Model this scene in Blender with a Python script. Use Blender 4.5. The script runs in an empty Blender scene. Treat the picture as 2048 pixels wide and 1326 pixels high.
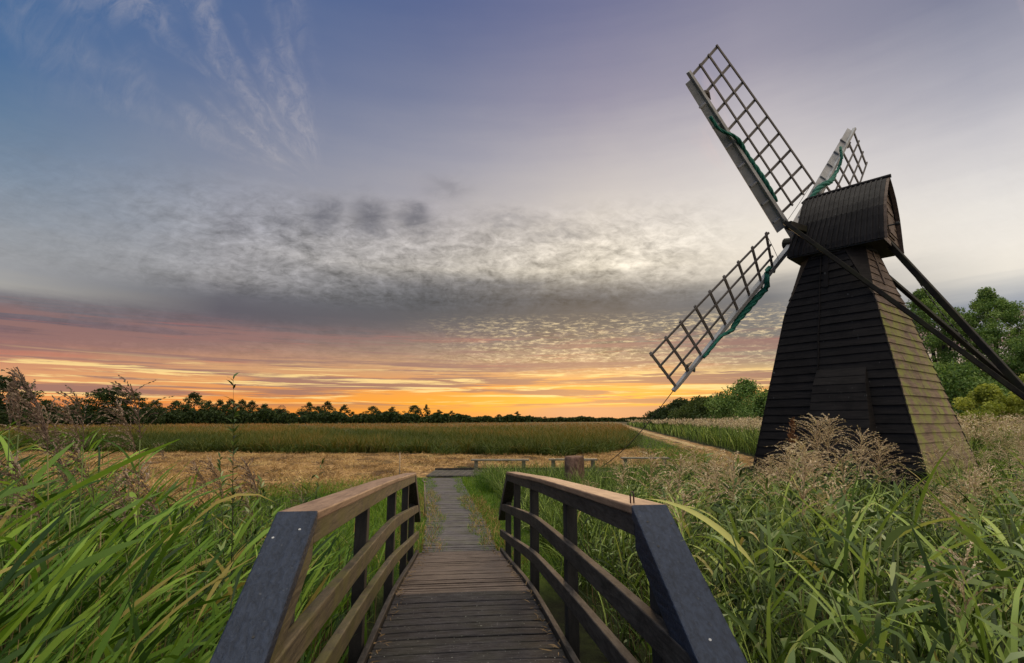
import bpy, bmesh, math, random
import numpy as np
from mathutils import Vector, Matrix

random.seed(7)
rng = np.random.default_rng(11)
SC = bpy.context.scene
COL = SC.collection
R = math.radians
PI = math.pi

# ------------------------------------------------------------------ camera
EYE = 1.95
PITCH = R(9.76)
cam_d = bpy.data.cameras.new("camera")
cam_d.sensor_width = 36.0
cam_d.lens = 1029.0 / 2048.0 * 36.0
cam_d.clip_start = 0.05
cam_d.clip_end = 5000.0
cam = bpy.data.objects.new("camera", cam_d)
cam.location = (0, 0, EYE)
cam.rotation_euler = (R(90) + PITCH, 0, 0)
COL.objects.link(cam)
SC.camera = cam


def ray(px, py):
    u = (px - 1024) / 1029.0
    v = (663 - py) / 1029.0
    return np.array([u, math.cos(PITCH) - v * math.sin(PITCH), math.sin(PITCH) + v * math.cos(PITCH)])


def at(px, py, Y):
    """The point seen at photo pixel px, py at distance Y."""
    r = ray(px, py)
    t = Y / r[1]
    return np.array([r[0] * t, Y, EYE + r[2] * t])


def img_xy(P):
    P = np.asarray(P, float) - np.array([0, 0, EYE])
    d = P[..., 1] * math.cos(PITCH) + P[..., 2] * math.sin(PITCH)
    u = -P[..., 1] * math.sin(PITCH) + P[..., 2] * math.cos(PITCH)
    return 1024 + 1029 * P[..., 0] / d, 663 - 1029 * u / d


# ------------------------------------------------------------------ colour helpers
def lin(c):
    return tuple(((v / 255) / 12.92 if v / 255 <= 0.04045 else ((v / 255 + 0.055) / 1.055) ** 2.4) for v in c)


class NT:
    """Small helper for building node trees."""

    def __init__(s, tree):
        s.t = tree
        s.n = tree.nodes
        s.n.clear()

    def new(s, typ, **kw):
        nd = s.n.new(typ)
        for k, v in kw.items():
            setattr(nd, k, v)
        return nd

    def set(s, sock, v):
        if isinstance(v, bpy.types.NodeSocket):
            s.t.links.new(v, sock)
        elif v is not None:
            sock.default_value = v

    def m(s, op, a, b=None, c=None, clamp=False):
        nd = s.new("ShaderNodeMath", operation=op, use_clamp=clamp)
        for i, v in enumerate((a, b, c)):
            if v is not None:
                s.set(nd.inputs[i], v)
        return nd.outputs[0]

    def vm(s, op, a, b=None):
        nd = s.new("ShaderNodeVectorMath", operation=op)
        s.set(nd.inputs[0], a)
        if b is not None:
            s.set(nd.inputs[1], b)
        return nd.outputs[0]

    def comb(s, x, y, z):
        nd = s.new("ShaderNodeCombineXYZ")
        for i, v in enumerate((x, y, z)):
            s.set(nd.inputs[i], v)
        return nd.outputs[0]

    def sep(s, v):
        nd = s.new("ShaderNodeSeparateXYZ")
        s.set(nd.inputs[0], v)
        return nd.outputs

    def noise(s, vec, scale, detail=3, rough=0.5, dist=0.0):
        nd = s.new("ShaderNodeTexNoise")
        if vec is not None:
            s.set(nd.inputs["Vector"], vec)
        nd.inputs["Scale"].default_value = scale
        nd.inputs["Detail"].default_value = detail
        nd.inputs["Roughness"].default_value = rough
        nd.inputs["Distortion"].default_value = dist
        return nd.outputs[0]

    def mr(s, v, a, b, c=0.0, d=1.0, smooth=True):
        nd = s.new("ShaderNodeMapRange", interpolation_type="SMOOTHSTEP" if smooth else "LINEAR")
        s.set(nd.inputs[0], v)
        for i, q in enumerate((a, b, c, d)):
            nd.inputs[1 + i].default_value = q
        return nd.outputs[0]

    def ramp(s, fac, stops):
        nd = s.new("ShaderNodeValToRGB")
        e = nd.color_ramp.elements
        while len(e) > 1:
            e.remove(e[-1])
        for i, (p, c) in enumerate(stops):
            q = e[0] if i == 0 else e.new(min(max(p, 0), 1))
            q.position = min(max(p, 0), 1)
            q.color = (*c[:3], 1)
        s.set(nd.inputs[0], fac)
        return nd.outputs[0]

    def mix(s, fac, a, b, blend="MIX"):
        nd = s.new("ShaderNodeMix", data_type="RGBA", blend_type=blend)
        s.set(nd.inputs[0], fac)
        s.set(nd.inputs[6], a if isinstance(a, bpy.types.NodeSocket) else (*a[:3], 1))
        s.set(nd.inputs[7], b if isinstance(b, bpy.types.NodeSocket) else (*b[:3], 1))
        return nd.outputs[2]


# ------------------------------------------------------------------ world: dusk sky with cloud bands
SKY_X = [20, 400, 800, 1200, 1500, 1950]
SKY = [
    (0, [(62, 100, 148), (72, 100, 145), (85, 100, 142), (114, 116, 148), (126, 125, 150), (125, 128, 150)]),
    (100, [(75, 108, 150), (88, 108, 148), (100, 112, 148), (132, 130, 155), (150, 146, 163), (152, 152, 168)]),
    (200, [(90, 118, 150), (105, 118, 148), (118, 125, 152), (154, 148, 165), (178, 171, 179), (180, 178, 186)]),
    (300, [(112, 132, 155), (128, 135, 155), (142, 144, 162), (184, 177, 181), (209, 202, 201), (208, 204, 206)]),
    (400, [(135, 145, 158), (148, 150, 160), (164, 160, 167), (211, 202, 195), (227, 219, 211), (229, 224, 218)]),
    (480, [(150, 153, 158), (152, 151, 156), (166, 161, 161), (221, 211, 197), (234, 225, 211), (238, 231, 221)]),
    (530, [(160, 160, 162), (150, 148, 152), (170, 164, 158), (222, 212, 192), (231, 219, 202), (238, 230, 217)]),
    (552, [(170, 167, 162), (152, 149, 150), (170, 164, 156), (186, 178, 166), (206, 197, 182), (226, 219, 208)]),
    (574, [(150, 146, 146), (126, 123, 126), (104, 103, 107), (108, 107, 108), (136, 133, 131), (184, 184, 184)]),
    (600, [(96, 93, 103), (90, 88, 98), (80, 82, 89), (82, 84, 90), (104, 105, 110), (148, 154, 166)]),
    (636, [(106, 90, 101), (96, 87, 97), (86, 85, 92), (84, 84, 89), (114, 111, 109), (148, 154, 168)]),
    (658, [(126, 95, 102), (112, 93, 100), (102, 94, 98), (90, 88, 91), (106, 103, 102), (158, 160, 167)]),
    (680, [(148, 101, 103), (134, 102, 103), (128, 110, 108), (108, 101, 99), (116, 109, 104), (172, 166, 166)]),
    (715, [(198, 126, 106), (188, 136, 110), (180, 144, 116), (152, 128, 112), (158, 138, 118), (190, 174, 160)]),
    (745, [(228, 166, 114), (226, 170, 112), (206, 152, 110), (206, 158, 108), (212, 172, 118), (200, 175, 150)]),
    (780, [(230, 146, 92), (230, 146, 84), (240, 150, 70), (250, 170, 62), (248, 166, 70), (215, 165, 110)]),
    (810, [(234, 134, 68), (240, 142, 60), (255, 170, 46), (255, 188, 58), (242, 166, 84), (215, 160, 105)]),
    (835, [(235, 132, 72), (238, 142, 72), (238, 144, 70), (205, 144, 105), (205, 144, 108), (200, 144, 108)]),
]


def sky_at(x, y):
    y = min(max(y, 0), 835)
    x = min(max(x, SKY_X[0]), SKY_X[-1])
    ys = [r[0] for r in SKY]
    out = []
    for ch in range(3):
        rows = [np.interp(x, SKY_X, [c[ch] for c in r[1]]) for r in SKY]
        out.append(float(np.interp(y, ys, rows)))
    return lin(out)


SKY_AZ = [-48, -30, -10, 10, 27, 45]
SKY_EL = [0, 0.6, 1.4, 2.4, 3.6, 5, 6.5, 8, 9.4, 10.8, 12, 13.2, 14.6, 16.5, 19, 23, 28, 34, 42, 50]


def elpos(el):
    return (max(el, 0) / 60.0) ** 0.6


world = bpy.data.worlds.new("World")
SC.world = world
world.use_nodes = True
w = NT(world.node_tree)
tc = w.new("ShaderNodeTexCoord")
D = w.vm("NORMALIZE", tc.outputs["Generated"])
dx, dy, dz = w.sep(D)[0:3]
DEG = 180 / PI
az = w.m("MULTIPLY", w.m("ARCTAN2", dx, dy), DEG)
el = w.m("MULTIPLY", w.m("ARCSINE", dz), DEG)
zc = w.m("ADD", w.m("MAXIMUM", dz, 0.0), 0.17)
P = w.comb(w.m("DIVIDE", dx, zc), w.m("DIVIDE", dy, zc), 0.0)          # cloud layer seen in perspective
AE = w.comb(w.m("MULTIPLY", az, 0.05), w.m("MULTIPLY", el, 0.55), 0.0)  # thin bars near the horizon
# elevation wobble so that bands are ragged
wob = w.noise(AE, 1.0, 4, 0.6)
wob2 = w.noise(P, 5.0, 5, 0.6)
elw = w.m("ADD", el, w.m("ADD", w.m("MULTIPLY", w.m("SUBTRACT", wob, 0.5), w.mr(el, 0, 12, 1.1, 2.2)),
                         w.m("MULTIPLY", w.m("SUBTRACT", wob2, 0.5), w.mr(el, 13, 18, 0.5, 2.0))))
elw = w.m("MAXIMUM", elw, 0.0)
# the dark bar tilts up a little on the far right side
elw = w.m("ADD", elw, 0.0)
fac = w.m("POWER", w.m("DIVIDE", w.m("MAXIMUM", elw, 0.0), 60.0), 0.6, clamp=True)
cols = []
for a in SKY_AZ:
    stops = []
    for e in SKY_EL:
        d = np.array([math.sin(R(a)) * math.cos(R(e)), math.cos(R(a)) * math.cos(R(e)), math.sin(R(e))])
        x, y = img_xy(d * 100 + np.array([0, 0, EYE]))
        stops.append((elpos(e), sky_at(float(x), float(y))))
    cols.append(w.ramp(fac, stops))
sky = cols[0]
for i in range(1, len(cols)):
    sky = w.mix(w.mr(az, SKY_AZ[i - 1], SKY_AZ[i], smooth=False), sky, cols[i])


def band(v, a, b, c, d):
    return w.m("MULTIPLY", w.mr(v, a, b), w.mr(v, c, d, 1.0, 0.0))


# mottled altocumulus field
w_hi = 25
n1 = w.noise(P, 25.0, 5, 0.62, 0.7)
c1_ = ray(900, 700)
ca, ce = math.degrees(math.atan2(c1_[0], c1_[1])), math.degrees(math.asin(c1_[2] / np.linalg.norm(c1_)))
da, de_ = w.m("SUBTRACT", az, ca), w.m("MULTIPLY", w.m("SUBTRACT", el, ce), 1.7)
tf = w.m("ARCTAN2", de_, da)
rf = w.m("SQRT", w.m("ADD", w.m("MULTIPLY", da, da), w.m("MULTIPLY", de_, de_)))
n1p = w.noise(w.comb(w.m("MULTIPLY", tf, 8.0), w.m("MULTIPLY", rf, 0.42), 4.0), 1.0, 6, 0.66, 0.7)
n1 = w.m("ADD", w.m("MULTIPLY", n1, 0.45), w.m("MULTIPLY", n1p, 0.6))
n1 = w.m("SUBTRACT", n1, 0.025)
n1b = w.noise(P, 6.0, 4, 0.6, 0.6)
mott = w.m("MULTIPLY", w.m("ADD", w.m("MULTIPLY", band(el, 4, 7, 9, 11), w.mr(az, -14, 4, 0.35, 1.0)), w.m("MULTIPLY", band(el, 11.0, 13.5, 18, w_hi), w.mr(az, -44, -24, 0.25, 1.0))), w.mr(az, 14, 28, 1.0, 0.05))
k = w.m("ADD", 1.0, w.m("MULTIPLY", mott, w.m("ADD", w.m("MULTIPLY", w.m("SUBTRACT", n1, 0.5), 2.5), w.m("MULTIPLY", w.m("SUBTRACT", n1b, 0.5), 1.1))))
sky = w.mix(1.0, sky, w.comb(k, k, k), "MULTIPLY")
# lit cells low on the sunset side
lit = w.m("MULTIPLY", w.m("MULTIPLY", band(el, 4.5, 6, 10, 12), band(az, -14, 4, 28, 36)), w.mr(w.noise(w.comb(w.m("MULTIPLY", az, 1.0), w.m("MULTIPLY", el, 4.6), 7.7), 1.0, 6, 0.72, 0.35), 0.46, 0.70))
sky = w.mix(w.m("MULTIPLY", lit, 0.8), sky, lin((252, 226, 176)))
# horizontal bars of mauve and pale gold near the horizon
n2 = w.noise(w.comb(w.m("MULTIPLY", az, 0.04), w.m("MULTIPLY", el, 1.1), 3.7), 1.0, 6, 0.62, 0.3)
n3 = w.noise(w.comb(w.m("MULTIPLY", az, 0.075), w.m("MULTIPLY", el, 2.1), 9.1), 1.0, 6, 0.66, 0.4)
lowm = band(el, 0.8, 2.0, 8.0, 10.0)
sky = w.mix(w.m("MULTIPLY", w.m("MULTIPLY", lowm, w.mr(n2, 0.45, 0.55)), 0.85), sky, lin((146, 108, 104)))
sky = w.mix(w.m("MULTIPLY", w.m("MULTIPLY", band(el, 1.2, 2.2, 4.6, 6.2), w.mr(n3, 0.51, 0.61)), 0.9), sky, lin((254, 218, 144)))
sky = w.mix(w.m("MULTIPLY", w.m("MULTIPLY", band(el, 2.5, 4.5, 8.5, 10.5), w.mr(n3, 0.44, 0.34)), 0.22), sky, lin((206, 108, 92)))
# grey-mauve bank low over the far trees to the right of the glow
sky = w.mix(w.m("MULTIPLY", w.m("MULTIPLY", band(el, 0.1, 0.35, 1.25, 1.6), w.mr(az, -3, 6)), 0.92), sky, lin((176, 134, 116)))
# fibrous cirrus fanning out on the blue side
r0_ = ray(650, 380)
fa, fe = math.degrees(math.atan2(r0_[0], r0_[1])), math.degrees(math.asin(r0_[2] / np.linalg.norm(r0_)))
qa, qe = w.m("SUBTRACT", az, fa), w.m("SUBTRACT", el, fe)
warp = w.noise(w.comb(w.m("MULTIPLY", az, 0.07), w.m("MULTIPLY", el, 0.07), 1.0), 1.0, 3, 0.5)
th_ = w.m("ADD", w.m("ARCTAN2", qe, w.m("MULTIPLY", qa, -1.0)), w.m("MULTIPLY", w.m("SUBTRACT", warp, 0.5), 0.5))
rr_ = w.m("SQRT", w.m("ADD", w.m("MULTIPLY", qa, qa), w.m("MULTIPLY", qe, qe)))
Pr = w.comb(w.m("MULTIPLY", th_, 4.2), w.m("MULTIPLY", rr_, 0.10), 2.0)
n4 = w.noise(Pr, 1.0, 3, 0.55, 0.2)
n5 = w.noise(w.comb(w.m("MULTIPLY", th_, 9.0), w.m("MULTIPLY", rr_, 0.75), 5.0), 1.0, 6, 0.68, 0.8)
ci = w.m("MULTIPLY", w.m("MULTIPLY", w.mr(n4, 0.34, 0.62), w.mr(n5, 0.25, 0.75)), w.m("MULTIPLY", w.m("MULTIPLY", w.mr(th_, 0.05, 0.35), w.mr(th_, 1.55, 1.15)), w.m("MULTIPLY", w.mr(rr_, 1.0, 6.0), w.mr(rr_, 46, 20))))
sky = w.mix(w.m("MULTIPLY", ci, 0.27), sky, lin((205, 196, 194)))
Pr = w.comb(w.m("ADD", w.m("MULTIPLY", dx, 7.0), w.m("MULTIPLY", dz, 4.6)), w.m("ADD", w.m("MULTIPLY", dx, -1.1), w.m("MULTIPLY", dz, 1.6)), 2.0)
ci2 = w.m("MULTIPLY", w.mr(w.noise(Pr, 1.7, 6, 0.6, 0.6), 0.58, 0.75), w.m("MULTIPLY", band(el, 22, 28, 34, 42), w.mr(az, 14, 24)))
sky = w.mix(w.m("MULTIPLY", ci2, 0.35), sky, lin((226, 196, 190)))
# a row of dark soft puffs hanging above the mottled field
nb = w.noise(P, 9.0, 4, 0.6, 0.5)
blob = None
for (bx, by, ra, re, st) in ((470, 445, 2.2, 0.9, .35), (560, 445, 1.9, 1.1, .45), (648, 432, 1.6, 1.5, .75), (742, 436, 1.9, 1.6, .8), (828, 436, 2.0, 1.2, .75), (900, 375, 2.4, 1.0, .3), (1010, 440, 3.5, .8, .35), (1120, 470, 4.0, .8, .3)):
    r_ = ray(bx, by)
    r_ = r_ / np.linalg.norm(r_)
    ba, be = math.degrees(math.atan2(r_[0], r_[1])), math.degrees(math.asin(r_[2]))
    wa = w.m("ADD", az, w.m("MULTIPLY", w.m("SUBTRACT", n1b, 0.5), 4.0))
    we = w.m("ADD", el, w.m("MULTIPLY", w.m("SUBTRACT", nb, 0.5), 4.5))
    q = w.m("ADD", w.m("POWER", w.m("DIVIDE", w.m("SUBTRACT", wa, ba), ra), 2.0), w.m("POWER", w.m("DIVIDE", w.m("SUBTRACT", we, be), re), 2.0))
    g = w.m("MULTIPLY", w.m("EXPONENT", w.m("MULTIPLY", q, -1.0)), st)
    blob = g if blob is None else w.m("MAXIMUM", blob, g)
sky = w.mix(w.m("MULTIPLY", blob, 1.0, clamp=True), sky, lin((92, 92, 102)))
# unseen sky, brightened overhead and behind to the right as foreground fill light
SKY_FILL_UP, SKY_FILL_BACK = 5.0, 0.72
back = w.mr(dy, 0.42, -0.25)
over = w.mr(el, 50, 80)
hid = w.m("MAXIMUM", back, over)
low = w.mix(w.mr(dx, -0.5, 0.8), (0.36 * SKY_FILL_BACK, 0.50 * SKY_FILL_BACK, 0.82 * SKY_FILL_BACK), (2.6 * SKY_FILL_BACK, 2.2 * SKY_FILL_BACK, 1.75 * SKY_FILL_BACK))
bc = w.mix(w.mr(el, 50, 80), low, (1.06 * SKY_FILL_UP, 1.0 * SKY_FILL_UP, 0.86 * SKY_FILL_UP))
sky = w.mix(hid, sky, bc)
nis = w.new("ShaderNodeTexSky", sky_type="NISHITA")
nis.sun_disc = False
SUN_EL, SUN_AZ = R(5.0), R(9.0)
nis.sun_elevation = SUN_EL
nis.sun_rotation = SUN_AZ
bg1 = w.new("ShaderNodeBackground")
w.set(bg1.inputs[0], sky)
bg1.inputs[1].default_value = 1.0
bg2 = w.new("ShaderNodeBackground")
w.set(bg2.inputs[0], nis.outputs[0])
bg2.inputs[1].default_value = 0.006
add = w.new("ShaderNodeAddShader")
w.set(add.inputs[0], bg1.outputs[0])
w.set(add.inputs[1], bg2.outputs[0])
wo = w.new("ShaderNodeOutputWorld")
w.set(wo.inputs[0], add.outputs[0])

# ------------------------------------------------------------------ sun: last warm light from ahead, soft through cloud
sun_d = bpy.data.lights.new("sun", "SUN")
sun_d.energy = 0.9
sun_d.angle = R(14)
sun_d.color = (1.0, 0.66, 0.36)
sun = bpy.data.objects.new("sun", sun_d)
sdir = Vector((math.sin(SUN_AZ) * math.cos(SUN_EL), math.cos(SUN_AZ) * math.cos(SUN_EL), math.sin(SUN_EL)))
sun.rotation_euler = sdir.to_track_quat("Z", "Y").to_euler()
sun.location = (0, 0, 30)
COL.objects.link(sun)

SC.view_settings.view_transform = "Standard"
SC.view_settings.look = "None"
SC.view_settings.exposure = 0.0
SC.view_settings.gamma = 1.0
SC.view_settings.use_curve_mapping = False
SC.cycles.max_bounces = 6
SC.cycles.diffuse_bounces = 2
SC.cycles.transparent_max_bounces = 6
SC.cycles.use_denoising = True


# ------------------------------------------------------------------ materials
def mat_base(name):
    m = bpy.data.materials.new(name)
    m.use_nodes = True
    return m, NT(m.node_tree)


def finish(n, color, rough=0.8, bump=None, bstr=0.3, bdist=0.01, spec=0.3):
    b = n.new("ShaderNodeBsdfPrincipled")
    n.set(b.inputs["Base Color"], color if isinstance(color, bpy.types.NodeSocket) else (*color[:3], 1))
    n.set(b.inputs["Roughness"], rough)
    b.inputs["Specular IOR Level"].default_value = spec
    if bump is not None:
        bp = n.new("ShaderNodeBump")
        bp.inputs["Strength"].default_value = bstr
        bp.inputs["Distance"].default_value = bdist
        n.set(bp.inputs["Height"], bump)
        n.set(b.inputs["Normal"], bp.outputs[0])
    o = n.new("ShaderNodeOutputMaterial")
    n.set(o.inputs[0], b.outputs[0])
    return b


def objco(n):
    return n.new("ShaderNodeTexCoord").outputs["Object"]


def mat_wood(name, dark, light, grain=(2, 30, 30), moss=None, mossamt=0.5, rough=0.75, spec=0.3, specks=0.0, bstr=0.4, streak=0.0):
    """weathered wood: stretched grain, blotches, optional algae and pale specks"""
    m, n = mat_base(name)
    co = objco(n)
    g = n.noise(n.vm("MULTIPLY", co, grain), 1.0, 6, 0.65, 0.4)
    bl = n.noise(co, 2.3, 5, 0.6)
    fine = n.noise(co, 90.0, 2, 0.5)
    c = n.mix(n.mr(g, 0.3, 0.7), dark, light)
    c = n.mix(n.m("MULTIPLY", n.mr(bl, 0.45, 0.7), 0.45), c, tuple(v * 0.5 for v in dark))
    c = n.mix(n.m("MULTIPLY", n.mr(fine, 0.55, 0.75), 0.3), c, tuple(min(1, v * 1.6) for v in light))
    if moss:
        ms = n.noise(co, 3.1, 5, 0.65)
        c = n.mix(n.m("MULTIPLY", n.mr(ms, 0.42, 0.62), mossamt), c, moss)
    if specks:
        sp = n.noise(co, 62.0, 3, 0.6)
        c = n.mix(n.m("MULTIPLY", n.mr(sp, 0.67, 0.73), specks * 0.7), c, (0.42, 0.42, 0.38))
    if streak:
        sk_ = n.noise(n.vm("MULTIPLY", co, (22, 22, 3.5)), 1.0, 3, 0.6)
        rg2 = n.noise(co, 1.6, 2, 0.5)
        c = n.mix(n.m("MULTIPLY", n.m("MULTIPLY", n.mr(sk_, 0.68, 0.74), n.mr(rg2, 0.5, 0.62)), streak), c, (0.4, 0.4, 0.38))
    h = n.m("ADD", n.m("MULTIPLY", g, 0.7), n.m("MULTIPLY", fine, 0.3))
    r = n.m("ADD", rough - 0.1, n.m("MULTIPLY", bl, 0.2))
    finish(n, c, r, h, bstr, 0.006, spec)
    return m


def mat_leaf(name, stops, transl=0.35, rough=0.5, spec=0.14, objvar=0.12, tcol=1.3):
    m, n = mat_base(name)
    at_ = n.new("ShaderNodeAttribute", attribute_name="tint")
    oi = n.new("ShaderNodeObjectInfo")
    f = n.m("ADD", n.m("MULTIPLY", at_.outputs["Fac"], 1.0 - objvar), n.m("MULTIPLY", oi.outputs["Random"], objvar))
    c = n.ramp(f, stops)
    b = n.new("ShaderNodeBsdfPrincipled")
    n.set(b.inputs["Base Color"], c)
    b.inputs["Roughness"].default_value = rough
    b.inputs["Specular IOR Level"].default_value = spec
    o = n.new("ShaderNodeOutputMaterial")
    if transl > 0:
        t = n.new("ShaderNodeBsdfTranslucent")
        n.set(t.inputs[0], n.mix(1.0, c, (tcol, tcol * 1.02, tcol * 0.6), "MULTIPLY"))
        mx = n.new("ShaderNodeMixShader")
        mx.inputs[0].default_value = transl
        n.set(mx.inputs[1], b.outputs[0])
        n.set(mx.inputs[2], t.outputs[0])
        n.set(o.inputs[0], mx.outputs[0])
    else:
        n.set(o.inputs[0], b.outputs[0])
    return m


MAT = {}
MAT["tar"] = mat_wood("tarred_board", (0.0062, 0.0052, 0.0049), (0.0165, 0.0132, 0.0118), (3, 3, 40), rough=0.75, spec=0.12, specks=0.05, streak=0.35)
MAT["tar_cap"] = mat_wood("tarred_cap_board", (0.0075, 0.0062, 0.0058), (0.019, 0.0152, 0.0138), (12, 12, 3), rough=0.7, spec=0.16, specks=0.12, streak=0.6)
MAT["mossy"] = mat_wood("mossy_brown_board", (0.085, 0.054, 0.033), (0.20, 0.132, 0.084), (3, 3, 40), moss=(0.165, 0.180, 0.022), mossamt=0.8, rough=0.75)
MAT["brownboard"] = mat_wood("brown_board", (0.06, 0.038, 0.026), (0.14, 0.095, 0.066), (3, 3, 30), rough=0.75)
MAT["beam"] = mat_wood("dark_beam", (0.006, 0.005, 0.0045), (0.018, 0.014, 0.010), (6, 6, 6), moss=(0.03, 0.03, 0.010), mossamt=0.4, spec=0.15, rough=0.7)
m_, n = mat_base("weathered_white_paint")
co = objco(n)
c_ = n.mix(n.mr(n.noise(co, 1.7, 4, 0.6), 0.35, 0.7), (0.21, 0.205, 0.195), (0.33, 0.325, 0.32))
c_ = n.mix(n.m("MULTIPLY", n.mr(n.noise(co, 7.0, 4, 0.7), 0.58, 0.7), 0.5), c_, (0.12, 0.11, 0.095))
finish(n, c_, 0.6, None, spec=0.3)
MAT["sail_paint"] = m_
MAT["sail_bar"] = mat_wood("grey_sail_bar", (0.065, 0.055, 0.048), (0.12, 0.105, 0.095), (4, 4, 4), rough=0.7, bstr=0.15)
MAT["cloth"] = mat_wood("green_sail_cloth", (0.002, 0.055, 0.036), (0.006, 0.13, 0.085), (20, 20, 20), rough=0.7, bstr=0.5)
MAT["iron"] = mat_wood("rusty_iron", (0.03, 0.016, 0.012), (0.10, 0.035, 0.02), (30, 30, 30), rough=0.7, spec=0.5)
MAT["cap_brown"] = mat_wood("brown_handrail_top", (0.13, 0.075, 0.045), (0.26, 0.165, 0.105), (40, 3, 40), rough=0.65, spec=0.3, specks=0.25)
MAT["rail_olive"] = mat_wood("olive_weathered_rail", (0.026, 0.020, 0.012), (0.125, 0.097, 0.055), (30, 5, 60), moss=(0.085, 0.080, 0.014), mossamt=0.65, rough=0.75)
MAT["rail_grey"] = mat_wood("dark_grey_rail", (0.010, 0.009, 0.0085), (0.052, 0.045, 0.040), (50, 9, 60), rough=0.7, spec=0.2)
MAT["slate"] = mat_wood("blue_black_end_board", (0.006, 0.0095, 0.019), (0.018, 0.0255, 0.045), (60, 8, 60), rough=0.6, spec=0.22, specks=0.10, bstr=0.8)
MAT["post"] = mat_wood("near_black_post", (0.010, 0.010, 0.010), (0.028, 0.026, 0.024), (20, 20, 4), rough=0.75)
MAT["deck"] = mat_wood("grey_deck_plank", (0.008, 0.0076, 0.0088), (0.043, 0.040, 0.044), (9, 45, 30), moss=(0.04, 0.04, 0.02), mossamt=0.2, rough=0.75, spec=0.15, specks=0.9, bstr=1.0)
MAT["deck_far"] = mat_wood("pale_brown_deck_plank", (0.045, 0.034, 0.029), (0.15, 0.115, 0.096), (6, 80, 30), rough=0.75, spec=0.2, specks=0.4, bstr=0.8)
MAT["path"] = mat_wood("grey_boardwalk_plank", (0.034, 0.030, 0.030), (0.120, 0.106, 0.103), (8, 70, 30), moss=(0.07, 0.075, 0.02), mossamt=0.25, rough=0.75, specks=0.5)
MAT["bench"] = mat_wood("silvered_bench_wood", (0.11, 0.095, 0.07), (0.24, 0.21, 0.165), (4, 30, 30), moss=(0.1, 0.1, 0.04), mossamt=0.4)
MAT["stump"] = mat_wood("reddish_stump_wood", (0.07, 0.036, 0.026), (0.24, 0.145, 0.105), (14, 14, 7), moss=(0.06, 0.045, 0.03), mossamt=0.5, rough=0.9, spec=0.1, specks=0.8, bstr=1.0)
MAT["stake"] = mat_wood("pale_stake_wood", (0.16, 0.12, 0.08), (0.32, 0.25, 0.18), (20, 20, 3))
MAT["bark"] = mat_wood("tree_bark", (0.02, 0.016, 0.012), (0.06, 0.048, 0.036), (5, 5, 1), rough=0.9, bstr=1.0)
MAT["screw"] = mat_wood("steel_screw", (0.16, 0.16, 0.16), (0.3, 0.3, 0.3), (30, 30, 30), rough=0.35, spec=0.8, bstr=0.1)
MAT["rope"] = mat_wood("rope_fibre", (0.05, 0.04, 0.03), (0.12, 0.10, 0.08), (60, 60, 60))

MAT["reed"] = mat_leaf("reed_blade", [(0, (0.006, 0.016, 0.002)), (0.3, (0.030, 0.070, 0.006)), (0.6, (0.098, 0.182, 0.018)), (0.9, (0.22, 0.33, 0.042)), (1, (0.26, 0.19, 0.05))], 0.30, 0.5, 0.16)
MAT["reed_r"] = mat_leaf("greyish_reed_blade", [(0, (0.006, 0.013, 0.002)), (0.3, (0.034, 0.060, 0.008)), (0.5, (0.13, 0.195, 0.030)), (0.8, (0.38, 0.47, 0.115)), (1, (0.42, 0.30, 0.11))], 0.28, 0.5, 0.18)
MAT["stem"] = mat_leaf("reed_stem", [(0, (0.05, 0.085, 0.02)), (0.6, (0.11, 0.13, 0.04)), (1, (0.25, 0.17, 0.08))], 0.0, 0.6)
MAT["straw"] = mat_leaf("dry_reed_stem", [(0, (0.10, 0.065, 0.03)), (1, (0.28, 0.19, 0.10))], 0.0, 0.7)
MAT["panicle_d"] = mat_leaf("purple_brown_plume", [(0, (0.055, 0.034, 0.026)), (0.5, (0.15, 0.10, 0.075)), (1, (0.42, 0.32, 0.235))], 0.25, 0.7, 0.2)
MAT["panicle_p"] = mat_leaf("buff_plume", [(0, (0.17, 0.105, 0.065)), (0.5, (0.43, 0.32, 0.205)), (1, (0.72, 0.60, 0.41))], 0.3, 0.7, 0.2)
MAT["panicle_r"] = mat_leaf("rust_brown_plume", [(0, (0.10, 0.04, 0.02)), (0.5, (0.2, 0.09, 0.04)), (1, (0.32, 0.17, 0.09))], 0.3, 0.7, 0.2)
MAT["willow"] = mat_leaf("willow_leaf", [(0, (0.008, 0.018, 0.004)), (0.45, (0.05, 0.085, 0.018)), (0.8, (0.19, 0.25, 0.075)), (1, (0.36, 0.39, 0.22))], 0.25, 0.5, 0.2)
MAT["grass"] = mat_leaf("green_grass", [(0, (0.014, 0.034, 0.004)), (0.45, (0.075, 0.15, 0.010)), (0.8, (0.17, 0.26, 0.022)), (1, (0.34, 0.24, 0.07))], 0.3, 0.5)
MAT["field"] = mat_leaf("sedge_blade", [(0, (0.020, 0.034, 0.006)), (0.35, (0.065, 0.080, 0.012)), (0.65, (0.15, 0.105, 0.022)), (1, (0.27, 0.125, 0.042))], 0.3, 0.6)
MAT["field_g"] = mat_leaf("sedge_edge_blade", [(0, (0.025, 0.045, 0.010)), (0.6, (0.06, 0.085, 0.016)), (1, (0.12, 0.13, 0.03))], 0.3, 0.6)
MAT["hay"] = mat_leaf("cut_straw", [(0, (0.07, 0.038, 0.016)), (0.5, (0.34, 0.205, 0.075)), (1, (0.66, 0.47, 0.21))], 0.2, 0.7)
MAT["tree_dark"] = mat_leaf("dark_foliage", [(0, (0.012, 0.022, 0.007)), (0.5, (0.028, 0.045, 0.012)), (1, (0.055, 0.075, 0.02))], 0.2, 0.6)
MAT["tree_mid"] = mat_leaf("green_foliage", [(0, (0.022, 0.046, 0.011)), (0.45, (0.09, 0.155, 0.036)), (1, (0.29, 0.37, 0.11))], 0.3, 0.55)
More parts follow.
